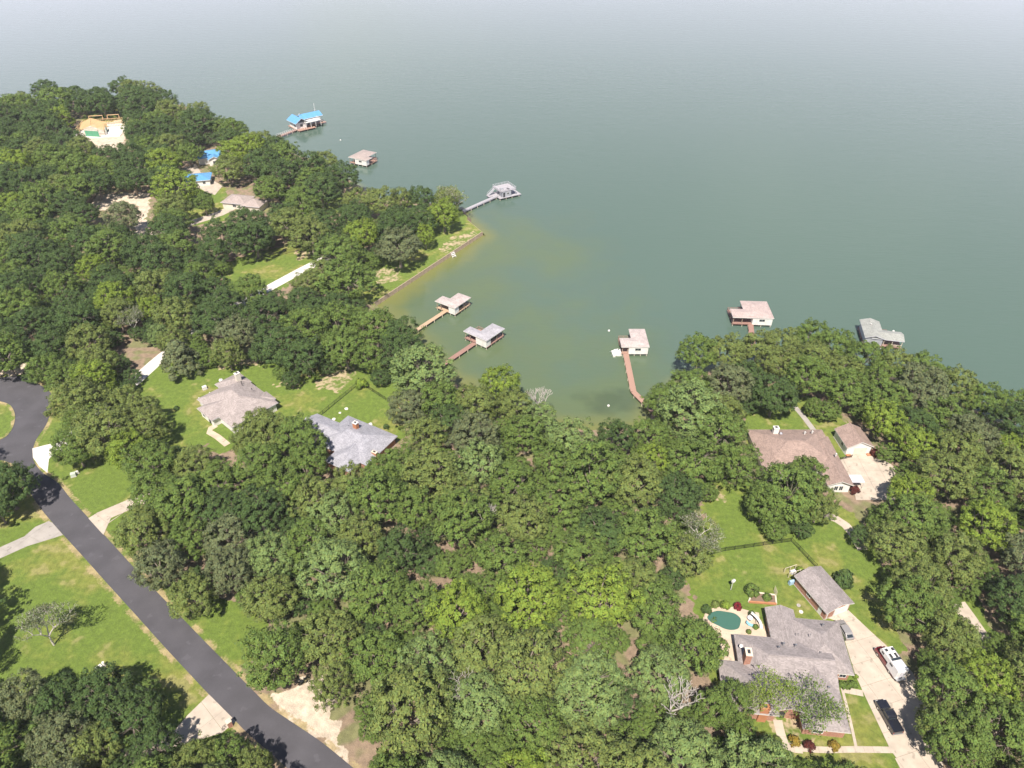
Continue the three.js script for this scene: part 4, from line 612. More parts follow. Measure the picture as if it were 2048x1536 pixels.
{ // planting bed with trellis, post, tanks
  const a = ground2([[1497, 1205], [1552, 1209], [1550, 1192], [1504, 1186]]), o = thing('raised_bed', 'brick edged raised planting bed above the pool', 'planter');
  a.forEach((p, i) => { const q = a[(i + 1) % 4]; new MB().beam([p[0], GY + 0.22, p[1]], [q[0], GY + 0.22, q[1]], 0.3, 0.44).build('edging', i === 0 ? M.orangeBrick : M.pale, o); }); new MB().prism(a, GY, GY + 0.3).build('soil', std(0.2, 0.14, 0.1, 1, { map: grain }), o);
  const t = at(1552, 1196); const tr = new MB(); for (let k = 0; k < 7; k++) tr.box(t.x, GY + 0.9, t.z - 0.2 - k * 0.25, 0.04, 1.8, 0.04); for (let k = 0; k < 5; k++) tr.beam([t.x, GY + 0.3 + k * 0.35, t.z - 0.2], [t.x, GY + 0.3 + k * 0.35, t.z - 1.7], 0.03, 0.04); tr.build('trellis', M.pale, o);
  const p = at(1461.5, 1179.5), b = thing('bird_house', 'white bird house on a tall post on the fenced lawn', 'bird house', [p.x, GY, p.z], 0.5); new MB().box(0, 1.3, 0, 0.12, 2.6, 0.12).build('post', M.greyTrim, b); new MB().box(0, 2.8, 0, 0.6, 0.5, 0.45).build('box', M.white, b); new MB().face([[-0.38, 3.05, 0.3], [0.38, 3.05, 0.3], [0.38, 3.28, 0], [-0.38, 3.28, 0]]).face([[0.38, 3.05, -0.3], [-0.38, 3.05, -0.3], [-0.38, 3.28, 0], [0.38, 3.28, 0]]).build('roof', M.white, b);
  for (const [px, py, l] of [[1602, 1224, 'pale round septic lid closest to the roof edge on the side lawn'], [1597, 1211, 'grey round septic lid nearer the brick garage']]) { const q = at(px, py), s = thing('septic_lid', l, 'lid', [q.x, GY, q.z]); new MB().tube([0, 0, 0], [0, 0.12, 0], 0.42, 0.4, 18).build('cover', l[0] === 'p' ? M.concreteWhite : M.concreteGrey, s); new MB().box(0, 0.14, 0, 0.16, 0.04, 0.05).build('handle', M.dark, s); }
  const w = at(1583, 1147), f = thing('firewood_rack', 'timber rack frame behind the brick garage', 'rack', [w.x, GY, w.z], 0.35); for (const x of [-1.4, 0, 1.4]) for (const z of [-0.7, 0.7]) new MB().box(x, 0.75, z, 0.09, 1.5, 0.09).build('post', M.pale, f); new MB().beam([-1.5, 1.5, 0.7], [1.5, 1.5, 0.7], 0.08, 0.08).beam([-1.5, 1.5, -0.7], [1.5, 1.5, -0.7], 0.08, 0.08).build('rail', M.pale, f); new MB().box(0.3, 0.4, 0, 1.1, 0.7, 0.7).build('tarp', M.greyTrim, f);
  const k = at(1585, 1168), bb = thing('covered_barbecue', 'pale blue covered barbecue in the shade of the brick garage', 'barbecue', [k.x - 0.4, GY, k.z], 0.3); new MB().box(0, 0.5, 0, 1, 1, 0.6).build('cover', std(0.35, 0.5, 0.66, 0.8, { map: grain }), bb); new MB().tube([-0.5, 1, 0], [0.5, 1, 0], 0.28, 0.28, 10).build('lid', std(0.35, 0.5, 0.66, 0.8, { map: grain }), bb);
}
function utilityBox(px, py, label, mat, w = 1, h = 0.8, d = 0.9, turn = 0.4) { const p = at(px, py), o = thing('utility_box', label, 'utility box', [p.x, GY, p.z], turn); new MB().box(0, 0.05, 0, w + 0.25, 0.12, d + 0.25).build('pad', M.concreteGrey, o); new MB().box(0, h / 2 + 0.1, 0, w, h, d).build('cabinet', mat, o); new MB().box(0, h + 0.13, 0, w + 0.06, 0.06, d + 0.06).build('lid', mat, o); return o; }
const paleGreen = std(0.5, 0.56, 0.5, 0.7, { map: grain });
utilityBox(148, 952, 'larger grey green utility cabinet on the lawn by the apron', paleGreen, 1.1, 0.8, 0.9); utilityBox(155, 947, 'smaller pale cabinet touching the larger one by the apron', M.white, 0.6, 0.6, 0.5, 0.9);
utilityBox(199, 1338, 'pale utility cabinet at the tree line left of the street', M.white, 1.1, 0.5, 0.8, 0.9); utilityBox(209, 1331, 'slim white cabinet beside the tree line cabinet', M.white, 0.35, 0.9, 0.35, 0.2);
utilityBox(410, 778, 'white utility box on the lawn left of the grey brown house', M.white, 1.1, 0.8, 0.9, 0.7); utilityBox(104, 776, 'pale box at the edge of the turning circle', M.white, 0.7, 1, 0.7, 0.3);
{ const p = at(443, 764), o = thing('gas_tank', 'white domed tank behind the grey brown house', 'tank', [p.x, GY, p.z]); const s = new THREE.SphereGeometry(0.62, 16, 10); s.scale(1, 0.9, 1); s.translate(0, 0.6, 0); put('tank', s, M.white, o); new MB().tube([0, 0, 0], [0, 0.25, 0], 0.4, 0.4, 12).build('base', M.concreteGrey, o); new MB().tube([0, 1.1, 0], [0, 1.25, 0], 0.15, 0.15, 10).build('valve_cap', M.metal, o); }
{ const p = at(461, 1452), o = thing('brick_mailbox', 'brick mailbox pillar at the street end of the drive', 'mailbox', [p.x, GY, p.z], 0.75); new MB().box(0, 0.8, 0, 0.75, 1.6, 0.75).build('pillar', M.brick, o); new MB().box(0, 1.66, 0, 0.9, 0.12, 0.9).build('cap', M.pale, o); new MB().box(0.3, 1.2, 0, 0.3, 0.3, 0.3).build('letter_box', M.dark, o); }
{ const p = at(653, 408), o = thing('flag_pole', 'thin white pole on the far lawn', 'pole', [p.x, GY, p.z]); new MB().tube([0, 0, 0], [0, 4.2, 0], 0.09, 0.06, 8).build('pole', M.white, o); new MB().box(0, 0.1, 0, 0.5, 0.2, 0.5).build('base', M.orangeBrick, o); }
for (const [px, py, s, l] of [[693, 818, 0.5, 'small white rock on the lawn behind the grey roof'], [680, 826, 0.35, 'flat pale rock closest to the roof notch'], [668, 839, 0.5, 'whitish stone in the notch of the grey roof'], [741, 849, 0.55, 'cream boulder at the bed behind the grey roof']]) {
  const g = new THREE.IcosahedronGeometry(s, 2), p = g.attributes.position; for (let k = 0; k < p.count; k++) { const f = 1 + 0.35 * N(p.getX(k) * 3, p.getY(k) * 3, p.getZ(k) * 3 + px); p.setXYZ(k, p.getX(k) * f, p.getY(k) * f * 0.6, p.getZ(k) * f); } g.computeVertexNormals();
  const q = at(px, py), o = put('lawn_rock', g, M.concreteWhite); o.position.set(q.x, GY + s * 0.2, q.z); tag(o, l, 'rock', 'lawn rocks');
}
{ const o = thing('garden_edging', 'pale stone edging along the bed behind the grey roofed house', 'edging'), a = ground2([[744, 853], [762, 862], [783, 873]]); a.slice(1).forEach((q, k) => { const p = a[k]; for (let i = 0; i < 5; i++) { const t0 = i / 5, t1 = (i + 0.92) / 5; new MB().beam([lerp(p[0], q[0], t0), GY + 0.12, lerp(p[1], q[1], t0)], [lerp(p[0], q[0], t1), GY + 0.12, lerp(p[1], q[1], t1)], 0.4, 0.24).build('block', M.stone, o); } }); }

// ---------------------------------------------------------------- vehicles (front towards +z)
function wheel(o, x, z, r = 0.4, w = 0.27) { const g = new THREE.Group(); g.name = 'wheel'; g.position.set(x, r, z); o.add(g); new MB().tube([-w / 2, 0, 0], [w / 2, 0, 0], r, r, 20).build('tyre', M.tyre, g); const s = Math.sign(x); new MB().tube([s * w / 2 - s * 0.02, 0, 0], [s * w / 2 + s * 0.015, 0, 0], r * 0.62, r * 0.55, 14).build('rim', M.metal, g); }
function profile(points, width, bevel = 0.07) { const g = new THREE.ExtrudeGeometry(new THREE.Shape(points.map(([z, y]) => new THREE.Vector2(z, y))), { depth: width - 2 * bevel, bevelEnabled: true, bevelThickness: bevel, bevelSize: bevel, bevelSegments: 3 }); g.translate(0, 0, -(width - 2 * bevel) / 2); g.rotateY(-Math.PI / 2); return g; }
const paint = (r, g, b) => new THREE.MeshPhysicalMaterial({ color: RGB(r, g, b), roughness: 0.35, metalness: 0.1, clearcoat: 1, clearcoatRoughness: 0.05 });
const lampRed = std(0.35, 0.02, 0.02, 0.3), lampClear = std(0.7, 0.7, 0.7, 0.2);
function pickup(o, mat, cab = true) {
  const L = 5.8, wd = 1.98;
  put('body', profile([[-L / 2, 0.45], [L / 2 - 0.05, 0.42], [L / 2, 0.7], [L / 2 - 0.12, 1.06], [L / 2 - 1.55, 1.16], [-0.62, 1.16], [-0.62, 1.08], [-L / 2, 1.08]], wd, 0.09), mat, o);
  if (cab) {
    put('cab', profile([[1.42, 1.1], [0.72, 1.72], [0.4, 1.82], [-0.35, 1.82], [-0.62, 1.72], [-0.72, 1.1]], wd - 0.24, 0.1), mat, o);
    new MB().face([[-0.78, 1.19, 1.44], [0.78, 1.19, 1.44], [0.66, 1.76, 0.79], [-0.66, 1.76, 0.79]]).build('windshield', M.glass, o); new MB().face([[0.7, 1.25, -0.8], [-0.7, 1.25, -0.8], [-0.64, 1.7, -0.75], [0.64, 1.7, -0.75]]).build('rear_window', M.glass, o);
    for (const s of [-1, 1]) for (const [a, b] of [[0.95, 0.2], [0.1, -0.6]]) { const f = [[s * 0.885, 1.22, a], [s * 0.885, 1.22, b], [s * 0.875, 1.66, Math.max(b, -0.55)], [s * 0.875, 1.66, Math.min(a, 0.62)]]; new MB().face(s > 0 ? f : f.reverse()).build('side_window', M.glass, o); }
    for (const s of [-1, 1]) new MB().box(s * 1.12, 1.28, 1.0, 0.22, 0.18, 0.14).build('mirror', mat, o);
  }
  const bed = new MB().box(0, 1.13, -L / 2 + 0.08, wd - 0.1, 0.2, 0.1); for (const s of [-1, 1]) bed.box(s * (wd / 2 - 0.09), 1.16, -1.78, 0.14, 0.22, 2.2); bed.build('bed_rail', mat, o); new MB().box(0, 1.098, -1.78, wd - 0.36, 0.03, 2.1).build('bed_floor', std(0.12, 0.12, 0.13, 0.6, { bumpMap: ribs, bumpScale: 0.02 }), o);
  for (const [x, z] of [[-0.86, 1.85], [0.86, 1.85], [-0.86, -1.75], [0.86, -1.75]]) wheel(o, x, z);
  for (const s of [-1, 1]) { new MB().box(s * 0.75, 0.88, L / 2 + 0.05, 0.4, 0.2, 0.1).build('headlight', lampClear, o); new MB().box(s * 0.88, 0.85, -L / 2 - 0.07, 0.14, 0.34, 0.06).build('tail_light', lampRed, o); }
  new MB().box(0, 0.5, -L / 2 - 0.15, wd - 0.1, 0.2, 0.16).build('rear_bumper', M.metal, o); new MB().box(0, 0.5, L / 2 + 0.1, wd - 0.1, 0.24, 0.14).build('front_bumper', M.dark, o); new MB().box(0, 0.86, L / 2 + 0.06, 1.0, 0.24, 0.06).build('grille', M.dark, o);
}
function heading(front, rear, h = 1) { const a = at(...front, GY + h), b = at(...rear, GY + h); return [[(a.x + b.x) / 2, GY + 0.075, (a.z + b.z) / 2], Math.atan2(a.x - b.x, a.z - b.z)]; }
{ const [p, t] = heading([1763, 1404], [1795, 1461]), o = thing('pickup_truck', 'glossy black pickup truck parked on the concrete drive', 'pickup', p, t); pickup(o, paint(0.012, 0.012, 0.018)); }
{
  const [p, t] = heading([1757, 1292], [1798, 1352]), o = thing('camper_truck', 'dark red pickup carrying a white slide in camper', 'camper truck', p, t), red = paint(0.16, 0.012, 0.02); pickup(o, red);
  put('camper_shell', profile([[-3.4, 0.85], [-0.8, 0.9], [-0.8, 1.98], [1.65, 1.98], [1.75, 2.5], [1.45, 3.05], [-3.3, 3.15], [-3.45, 2.9]], 2.2, 0.08), std(0.78, 0.78, 0.78, 0.45, { map: grain }), o);
  const top = 3.27; for (const [x, z, w, d, m] of [[-0.6, 0.9, 0.42, 0.55, M.dark], [0.6, 0.9, 0.42, 0.5, M.dark], [-0.5, -0.35, 0.4, 0.85, M.dark], [0.55, -0.35, 0.4, 0.85, M.dark]]) new MB().box(x, top, z, w, 0.12, d).build('roof_hatch', m, o);
  new MB().box(0, top + 0.08, -1.15, 1.9, 0.05, 0.5).build('solar_panel', M.glass, o); new MB().box(0.1, top, -2.2, 0.8, 0.25, 0.9).build('air_conditioner', M.white, o); for (const s of [-1, 1]) new MB().tube([s * 0.95, top + 0.02, 1.2], [s * 0.95, top + 0.02, -3.1], 0.03, 0.03, 6).build('roof_rack', M.metal, o);
  for (const [z, w] of [[0.9, 0.6], [-1.6, 0.8]]) for (const s of [-1, 1]) new MB().box(s * 1.11, 2.5, z, 0.03, 0.42, w).build('side_window', M.glass, o);
  new MB().box(0, 1.9, -3.55, 0.7, 1.7, 0.06).build('rear_door', M.greyTrim, o); new MB().box(-0.75, 2.3, -3.53, 0.4, 0.4, 0.05).build('rear_window', M.glass, o); new MB().box(0, 0.75, -3.7, 1.9, 0.1, 0.6).build('step', M.metal, o);
}
{
  const [p, t] = heading([1683, 1246], [1697, 1270]), o = thing('parked_car', 'dusty grey hatchback with red nose half behind the brick house roof', 'car', p, t), grey = paint(0.28, 0.27, 0.27);
  put('body', profile([[-2.1, 0.4], [2.1, 0.38], [2.2, 0.62], [2.05, 0.82], [1.0, 0.98], [-1.95, 1.0], [-2.15, 0.8]], 1.75, 0.08), paint(0.24, 0.23, 0.23), o); new MB().box(0, 0.93, 1.55, 1.4, 0.05, 0.9, 0, 0.12).build('hood', paint(0.3, 0.03, 0.05), o); put('cabin', profile([[1.15, 0.94], [0.4, 1.42], [-1.2, 1.46], [-2.05, 0.96]], 1.5, 0.1), grey, o);
  new MB().face([[-0.62, 1.02, 1.17], [0.62, 1.02, 1.17], [0.55, 1.42, 0.52], [-0.55, 1.42, 0.52]]).build('windshield', M.glass, o); new MB().face([[0.6, 1.06, -2.07], [-0.6, 1.06, -2.07], [-0.55, 1.45, -1.36], [0.55, 1.45, -1.36]]).build('rear_window', M.glass, o);
  for (const s of [-1, 1]) { const f = [[s * 0.77, 1.04, 0.8], [s * 0.77, 1.04, -1.6], [s * 0.765, 1.38, -1.15], [s * 0.765, 1.38, 0.35]]; new MB().face(s > 0 ? f : f.reverse()).build('side_window', M.glass, o); new MB().box(s * 0.62, 0.72, 2.2, 0.3, 0.14, 0.08).build('headlight', lampClear, o); new MB().box(s * 0.7, 0.82, -2.16, 0.22, 0.16, 0.08).build('tail_light', lampRed, o); }
  for (const [x, z] of [[-0.76, 1.35], [0.76, 1.35], [-0.76, -1.35], [0.76, -1.35]]) wheel(o, x, z, 0.32, 0.2);
}

// ---------------------------------------------------------------- trees
const leafMat = (r, g, b) => new THREE.MeshPhysicalMaterial({ color: RGB(r, g, b), roughness: 1, specularIntensity: 0.25, transmission: 0.3, thickness: 0, vertexColors: true, side: THREE.DoubleSide });
const TONES = { dark: ['dark green', leafMat(0.084, 0.138, 0.042)], mid: ['mid green', leafMat(0.142, 0.212, 0.05)], bright: ['bright yellow green', leafMat(0.2, 0.28, 0.045)], olive: ['olive green', leafMat(0.178, 0.228, 0.064)], grey: ['greyish green', leafMat(0.158, 0.19, 0.088)], pale: ['pale green', leafMat(0.188, 0.265, 0.088)] };
class Leaves {
  constructor(r) { this.r = r; this.p = []; this.n = []; this.c = []; }
  add(c, out, size, shade) {                      // one leaf spray: a bent diamond of two faces
    const r = this.r, n = out.clone().add(new THREE.Vector3(r() - 0.5, r() - 0.5, r() - 0.5).multiplyScalar(1.25)).normalize(), a = new THREE.Vector3(r() - 0.5, r() - 0.5, r() - 0.5).cross(n).normalize(), b = new THREE.Vector3().crossVectors(n, a);
    const l = size * (0.75 + 0.6 * r()), w = l * (0.45 + 0.25 * r()), bend = l * (0.12 + 0.2 * r()), P = (u, v, d) => c.clone().addScaledVector(a, u).addScaledVector(b, v).addScaledVector(n, -d);
    const q = [P(-l, 0, bend), P(-l * 0.1, -w, 0), P(l, l * 0.1, bend), P(l * 0.1, w, 0)], sn = n.clone().lerp(out, 0.45).normalize(), k = shade * (0.8 + 0.4 * r()), h = (r() - 0.5) * 0.22;
    for (const v of [q[0], q[1], q[2], q[0], q[2], q[3]]) { this.p.push(v.x, v.y, v.z); this.n.push(sn.x, sn.y, sn.z); this.c.push(k * (1 + h), k, k * (1 - h)); }
  }
  geo() { const g = new THREE.BufferGeometry(); g.setAttribute('position', new THREE.Float32BufferAttribute(this.p, 3)); g.setAttribute('normal', new THREE.Float32BufferAttribute(this.n, 3)); g.setAttribute('color', new THREE.Float32BufferAttribute(this.c, 3)); return g; }
}
function onSphere(r) { const y = 1 - 2 * r(), a = r() * 6.283, s = Math.sqrt(1 - y * y); return new THREE.Vector3(s * Math.cos(a), y, s * Math.sin(a)); }
// a broadleaf tree 10 m high with a crown of about 5 m radius: clumps of leaves on an uneven, lobed dome with holes in it, and on the boughs inside
function broadleaf(seed, { clumps = 235, leaves = 36, size = 0.2, tall = 0, low = 2.9, lumps = 0.34, holes = 0.2 } = {}) {
  const r = rng(seed), L = new Leaves(r), wood = new MB(), fork = new THREE.Vector3((r() - 0.5) * 0.6, 2.4 + r() * 0.8, (r() - 0.5) * 0.6), Cy = 5.0 + tall * 0.35, up = 4.7 + tall * 0.75, down = Cy - low, so = seed * 0.37;
  wood.tube([0, -0.3, 0], [fork.x * 0.5, 0.6, fork.z * 0.5], 0.42, 0.29, 8, false).tube([fork.x * 0.5, 0.6, fork.z * 0.5], fork.toArray(), 0.29, 0.24, 8, false);
  const shell = (o) => 1 + lumps * (noise.noise(o.x * 1.5 + so, o.y * 1.5, o.z * 1.5 - so) * 1.25 + noise.noise(o.x * 3.4 - so, o.y * 3.4 + so, o.z * 3.4) * 0.6), place = (o, f) => new THREE.Vector3(o.x * 4.75 * f, Cy + o.y * (o.y > 0 ? up : down) * f, o.z * 4.75 * f);
  const tips = [];
  for (let m = 0; m < clumps; m++) {
    const o = onSphere(r); if (o.y < -0.1 && r() < 0.45) o.y = -o.y;
    const inner = m % 6 === 0, f = shell(o) * (inner ? 0.45 + 0.35 * r() : 0.9 + 0.14 * r()); if (!inner && noise.noise(o.x * 4.2 + so, o.y * 4.2 - so, o.z * 4.2 + 9) > 0.62 - holes) continue;
    const cc = place(o, f), q = 0.42 + 0.42 * r(), shade = 0.82 + 0.36 * r(); if (m % 5 === 0) tips.push(cc);
    for (let k = 0; k < leaves; k++) { const v = onSphere(r); if (v.y < -0.1 && r() < 0.75) v.y = -v.y; L.add(cc.clone().addScaledVector(v, q * (0.5 + 0.55 * r())), v.clone().lerp(o, 0.4).normalize(), size, shade); }
  }
  const boughs = []; for (let k = 0; k < 7; k++) { const a = k * 0.9 + r() * 0.5, c = new THREE.Vector3(Math.cos(a) * (1.2 + r() * 1.6), Cy + (r() - 0.2) * 2.2, Math.sin(a) * (1.2 + r() * 1.6)), knee = fork.clone().lerp(c, 0.5).add(new THREE.Vector3((r() - 0.5) * 0.7, 0.3, (r() - 0.5) * 0.7)); wood.tube(fork.toArray(), knee.toArray(), 0.17, 0.11, 6, false).tube(knee.toArray(), c.toArray(), 0.11, 0.06, 5, false); boughs.push(c); }
  for (const t of tips) { const b = boughs.reduce((x, y) => x.distanceTo(t) < y.distanceTo(t) ? x : y); wood.tube(b.toArray(), t.toArray(), 0.05, 0.015, 4, false); }
  return { crown: L.geo(), trunk: wood.geo() };
}
function cedar(seed) {                            // dense cone-like juniper
  const r = rng(seed), L = new Leaves(r), wood = new MB().tube([0, -0.3, 0], [0, 6, 0], 0.26, 0.08, 8, false);
  for (let k = 0; k < 130; k++) { const t = r() ** 0.8, y = 1.2 + t * 8, R = 3.9 * (1 - t) ** 0.7 * (0.85 + 0.3 * r()) + 0.3, a = r() * 6.283, o = new THREE.Vector3(Math.cos(a), 0.45, Math.sin(a)).normalize(), c = new THREE.Vector3(Math.cos(a) * R, y, Math.sin(a) * R), shade = 0.8 + 0.4 * r(); if (k % 5 === 0) wood.tube([0, y - 0.6, 0], c.toArray(), 0.05, 0.015, 4, false); for (let s = 0; s < 52; s++) { const v = onSphere(r); L.add(c.clone().addScaledVector(v, 0.62 * (0.5 + 0.6 * r())), v.lerp(o, 0.5).normalize(), 0.24, shade); } }
  return { crown: L.geo(), trunk: wood.geo() };
}
function branches(seed, { depth = 6, leafy = 0, spread = 0.55, lift = 0.25, size = 0.2, twig = 0.028, girth = 0.24 } = {}) {  // bare or thinly leaved tree, 9 m high
  const r = rng(seed), wood = new MB(), L = new Leaves(r);
  const grow = (p, d, l, rad, k) => {
    const bend = d.clone().add(new THREE.Vector3((r() - 0.5) * 0.3, (r() - 0.3) * 0.2, (r() - 0.5) * 0.3)).normalize(), m = p.clone().addScaledVector(d, l * 0.5), q = m.clone().addScaledVector(bend, l * 0.5);
    wood.tube(p.toArray(), m.toArray(), rad, rad * 0.85, k > 3 ? 7 : 4, false).tube(m.toArray(), q.toArray(), rad * 0.85, rad * 0.66, k > 3 ? 7 : 4, false);
    if (leafy && k <= 2) for (let s = 0; s < leafy; s++) { const v = onSphere(r); L.add(q.clone().addScaledVector(v, 0.55 * r() + 0.1), v.clone().setY(Math.abs(v.y) + 0.3).normalize(), size, 0.85 + 0.3 * r()); }
    if (k <= 0) return;
    const n = k > 4 ? 3 : 2 + (r() < 0.55 ? 1 : 0); for (let s = 0; s < n; s++) { const a = s / n * 6.283 + r() * 1.6, e = new THREE.Vector3(Math.cos(a), lift, Math.sin(a)).normalize(); grow(q, bend.clone().multiplyScalar(1 - spread * 0.55).addScaledVector(e, spread).normalize(), l * (0.66 + 0.2 * r()), Math.max(rad * 0.66, twig), k - 1); }
  };
  grow(new THREE.Vector3(0, -0.2, 0), new THREE.Vector3(0, 1, 0), 2.9, girth, depth);
  return { crown: leafy ? L.geo() : null, trunk: wood.geo() };
}
function bush(seed, n = 26, size = 0.14) { const r = rng(seed), L = new Leaves(r), wood = new MB(); for (let k = 0; k < n; k++) { const o = onSphere(r); o.y = Math.abs(o.y); const c = new THREE.Vector3(o.x * 0.7, 0.25 + o.y * 0.75, o.z * 0.7), sh = 0.8 + 0.4 * r(); wood.tube([0, 0, 0], c.toArray(), 0.03, 0.012, 4, false); for (let s = 0; s < 34; s++) { const v = onSphere(r); L.add(c.clone().addScaledVector(v, 0.3 * (0.4 + 0.7 * r())), v.lerp(o, 0.5).normalize(), size, sh); } } return { crown: L.geo(), trunk: wood.geo() }; }
const KIND = { oak: [], tall: [], cedar: [], thin: [], bare: [], bush: [] };
for (let k = 0; k < 9; k++) KIND.oak.push(broadleaf(101 + k * 17, { clumps: 225 + 15 * (k % 3), low: 2.9 + 0.4 * (k % 3), lumps: 0.22 + 0.05 * (k % 4), holes: 0.12 + 0.04 * (k % 4), leaves: 46, size: 0.172 }));
for (let k = 0; k < 3; k++) KIND.tall.push(broadleaf(701 + k * 31, { clumps: 290, tall: 2.6, size: 0.185, leaves: 38, low: 2.2, lumps: 0.22, holes: 0.08 }));
for (let k = 0; k < 2; k++) KIND.cedar.push(cedar(40 + k)); for (let k = 0; k < 3; k++) KIND.thin.push(branches(60 + k * 5, { depth: 6, leafy: 4, size: 0.17 })); for (let k = 0; k < 3; k++) KIND.bare.push(branches(80 + k * 3, { depth: 5, spread: 0.6, twig: 0.05, girth: 0.32 }));
for (let k = 0; k < 3; k++) KIND.bush.push(bush(20 + k));
const NAMES = { oak: 'broadleaf_tree', tall: 'tall_tree', cedar: 'cedar_tree', thin: 'sparse_tree', bare: 'dead_tree', bush: 'shrub' };
const trees = [], TR = rng(4242);
function plant(x, z, R, h, tone, kind, label) {   // R crown radius, h height in metres
  const v = KIND[kind][Math.floor(TR() * KIND[kind].length)], o = new THREE.Group(); o.name = numbered(NAMES[kind]); o.position.set(x, GY, z); scene.add(o);
  const unit = kind === 'bush' ? [1, 1.25] : kind === 'cedar' ? [4.1, 9.4] : kind === 'bare' || kind === 'thin' ? [4.4, 9.5] : kind === 'tall' ? [5, 11.5] : [5.1, 9.6];
  o.scale.set(R / unit[0] * (0.94 + 0.12 * TR()), h / unit[1], R / unit[0] * (0.94 + 0.12 * TR())); o.rotation.y = TR() * 6.283;
  put(kind === 'bush' ? 'stems' : 'trunk', v.trunk, kind === 'bare' || kind === 'thin' ? M.paleBark : M.bark, o); if (v.crown) put(kind === 'bush' ? 'foliage' : 'crown', v.crown, tone.isMaterial ? tone : TONES[tone][1], o);
  const [px, py] = proj(new THREE.Vector3(x, GY + h * 0.6, z)); trees.push({ o, x, z, R, h, tone, kind, px, py, label }); return o;
}
function crownAt(px, py, rpx, tone, kind = 'oak', label, squash = 1) {
  let h = 10, p, R; for (let k = 0; k < 4; k++) { p = at(px, py, GY + h * 0.62); R = rpx / proj(p)[2]; h = Math.min(14, Math.max(kind === 'bush' ? 0.8 : 4, R * (kind === 'bush' ? 1.5 : 1.15) + (kind === 'bush' ? 0 : kind === 'bare' ? 7 : 4.4))) * squash; } return plant(p.x, p.z, R, h, tone, kind, label);
}
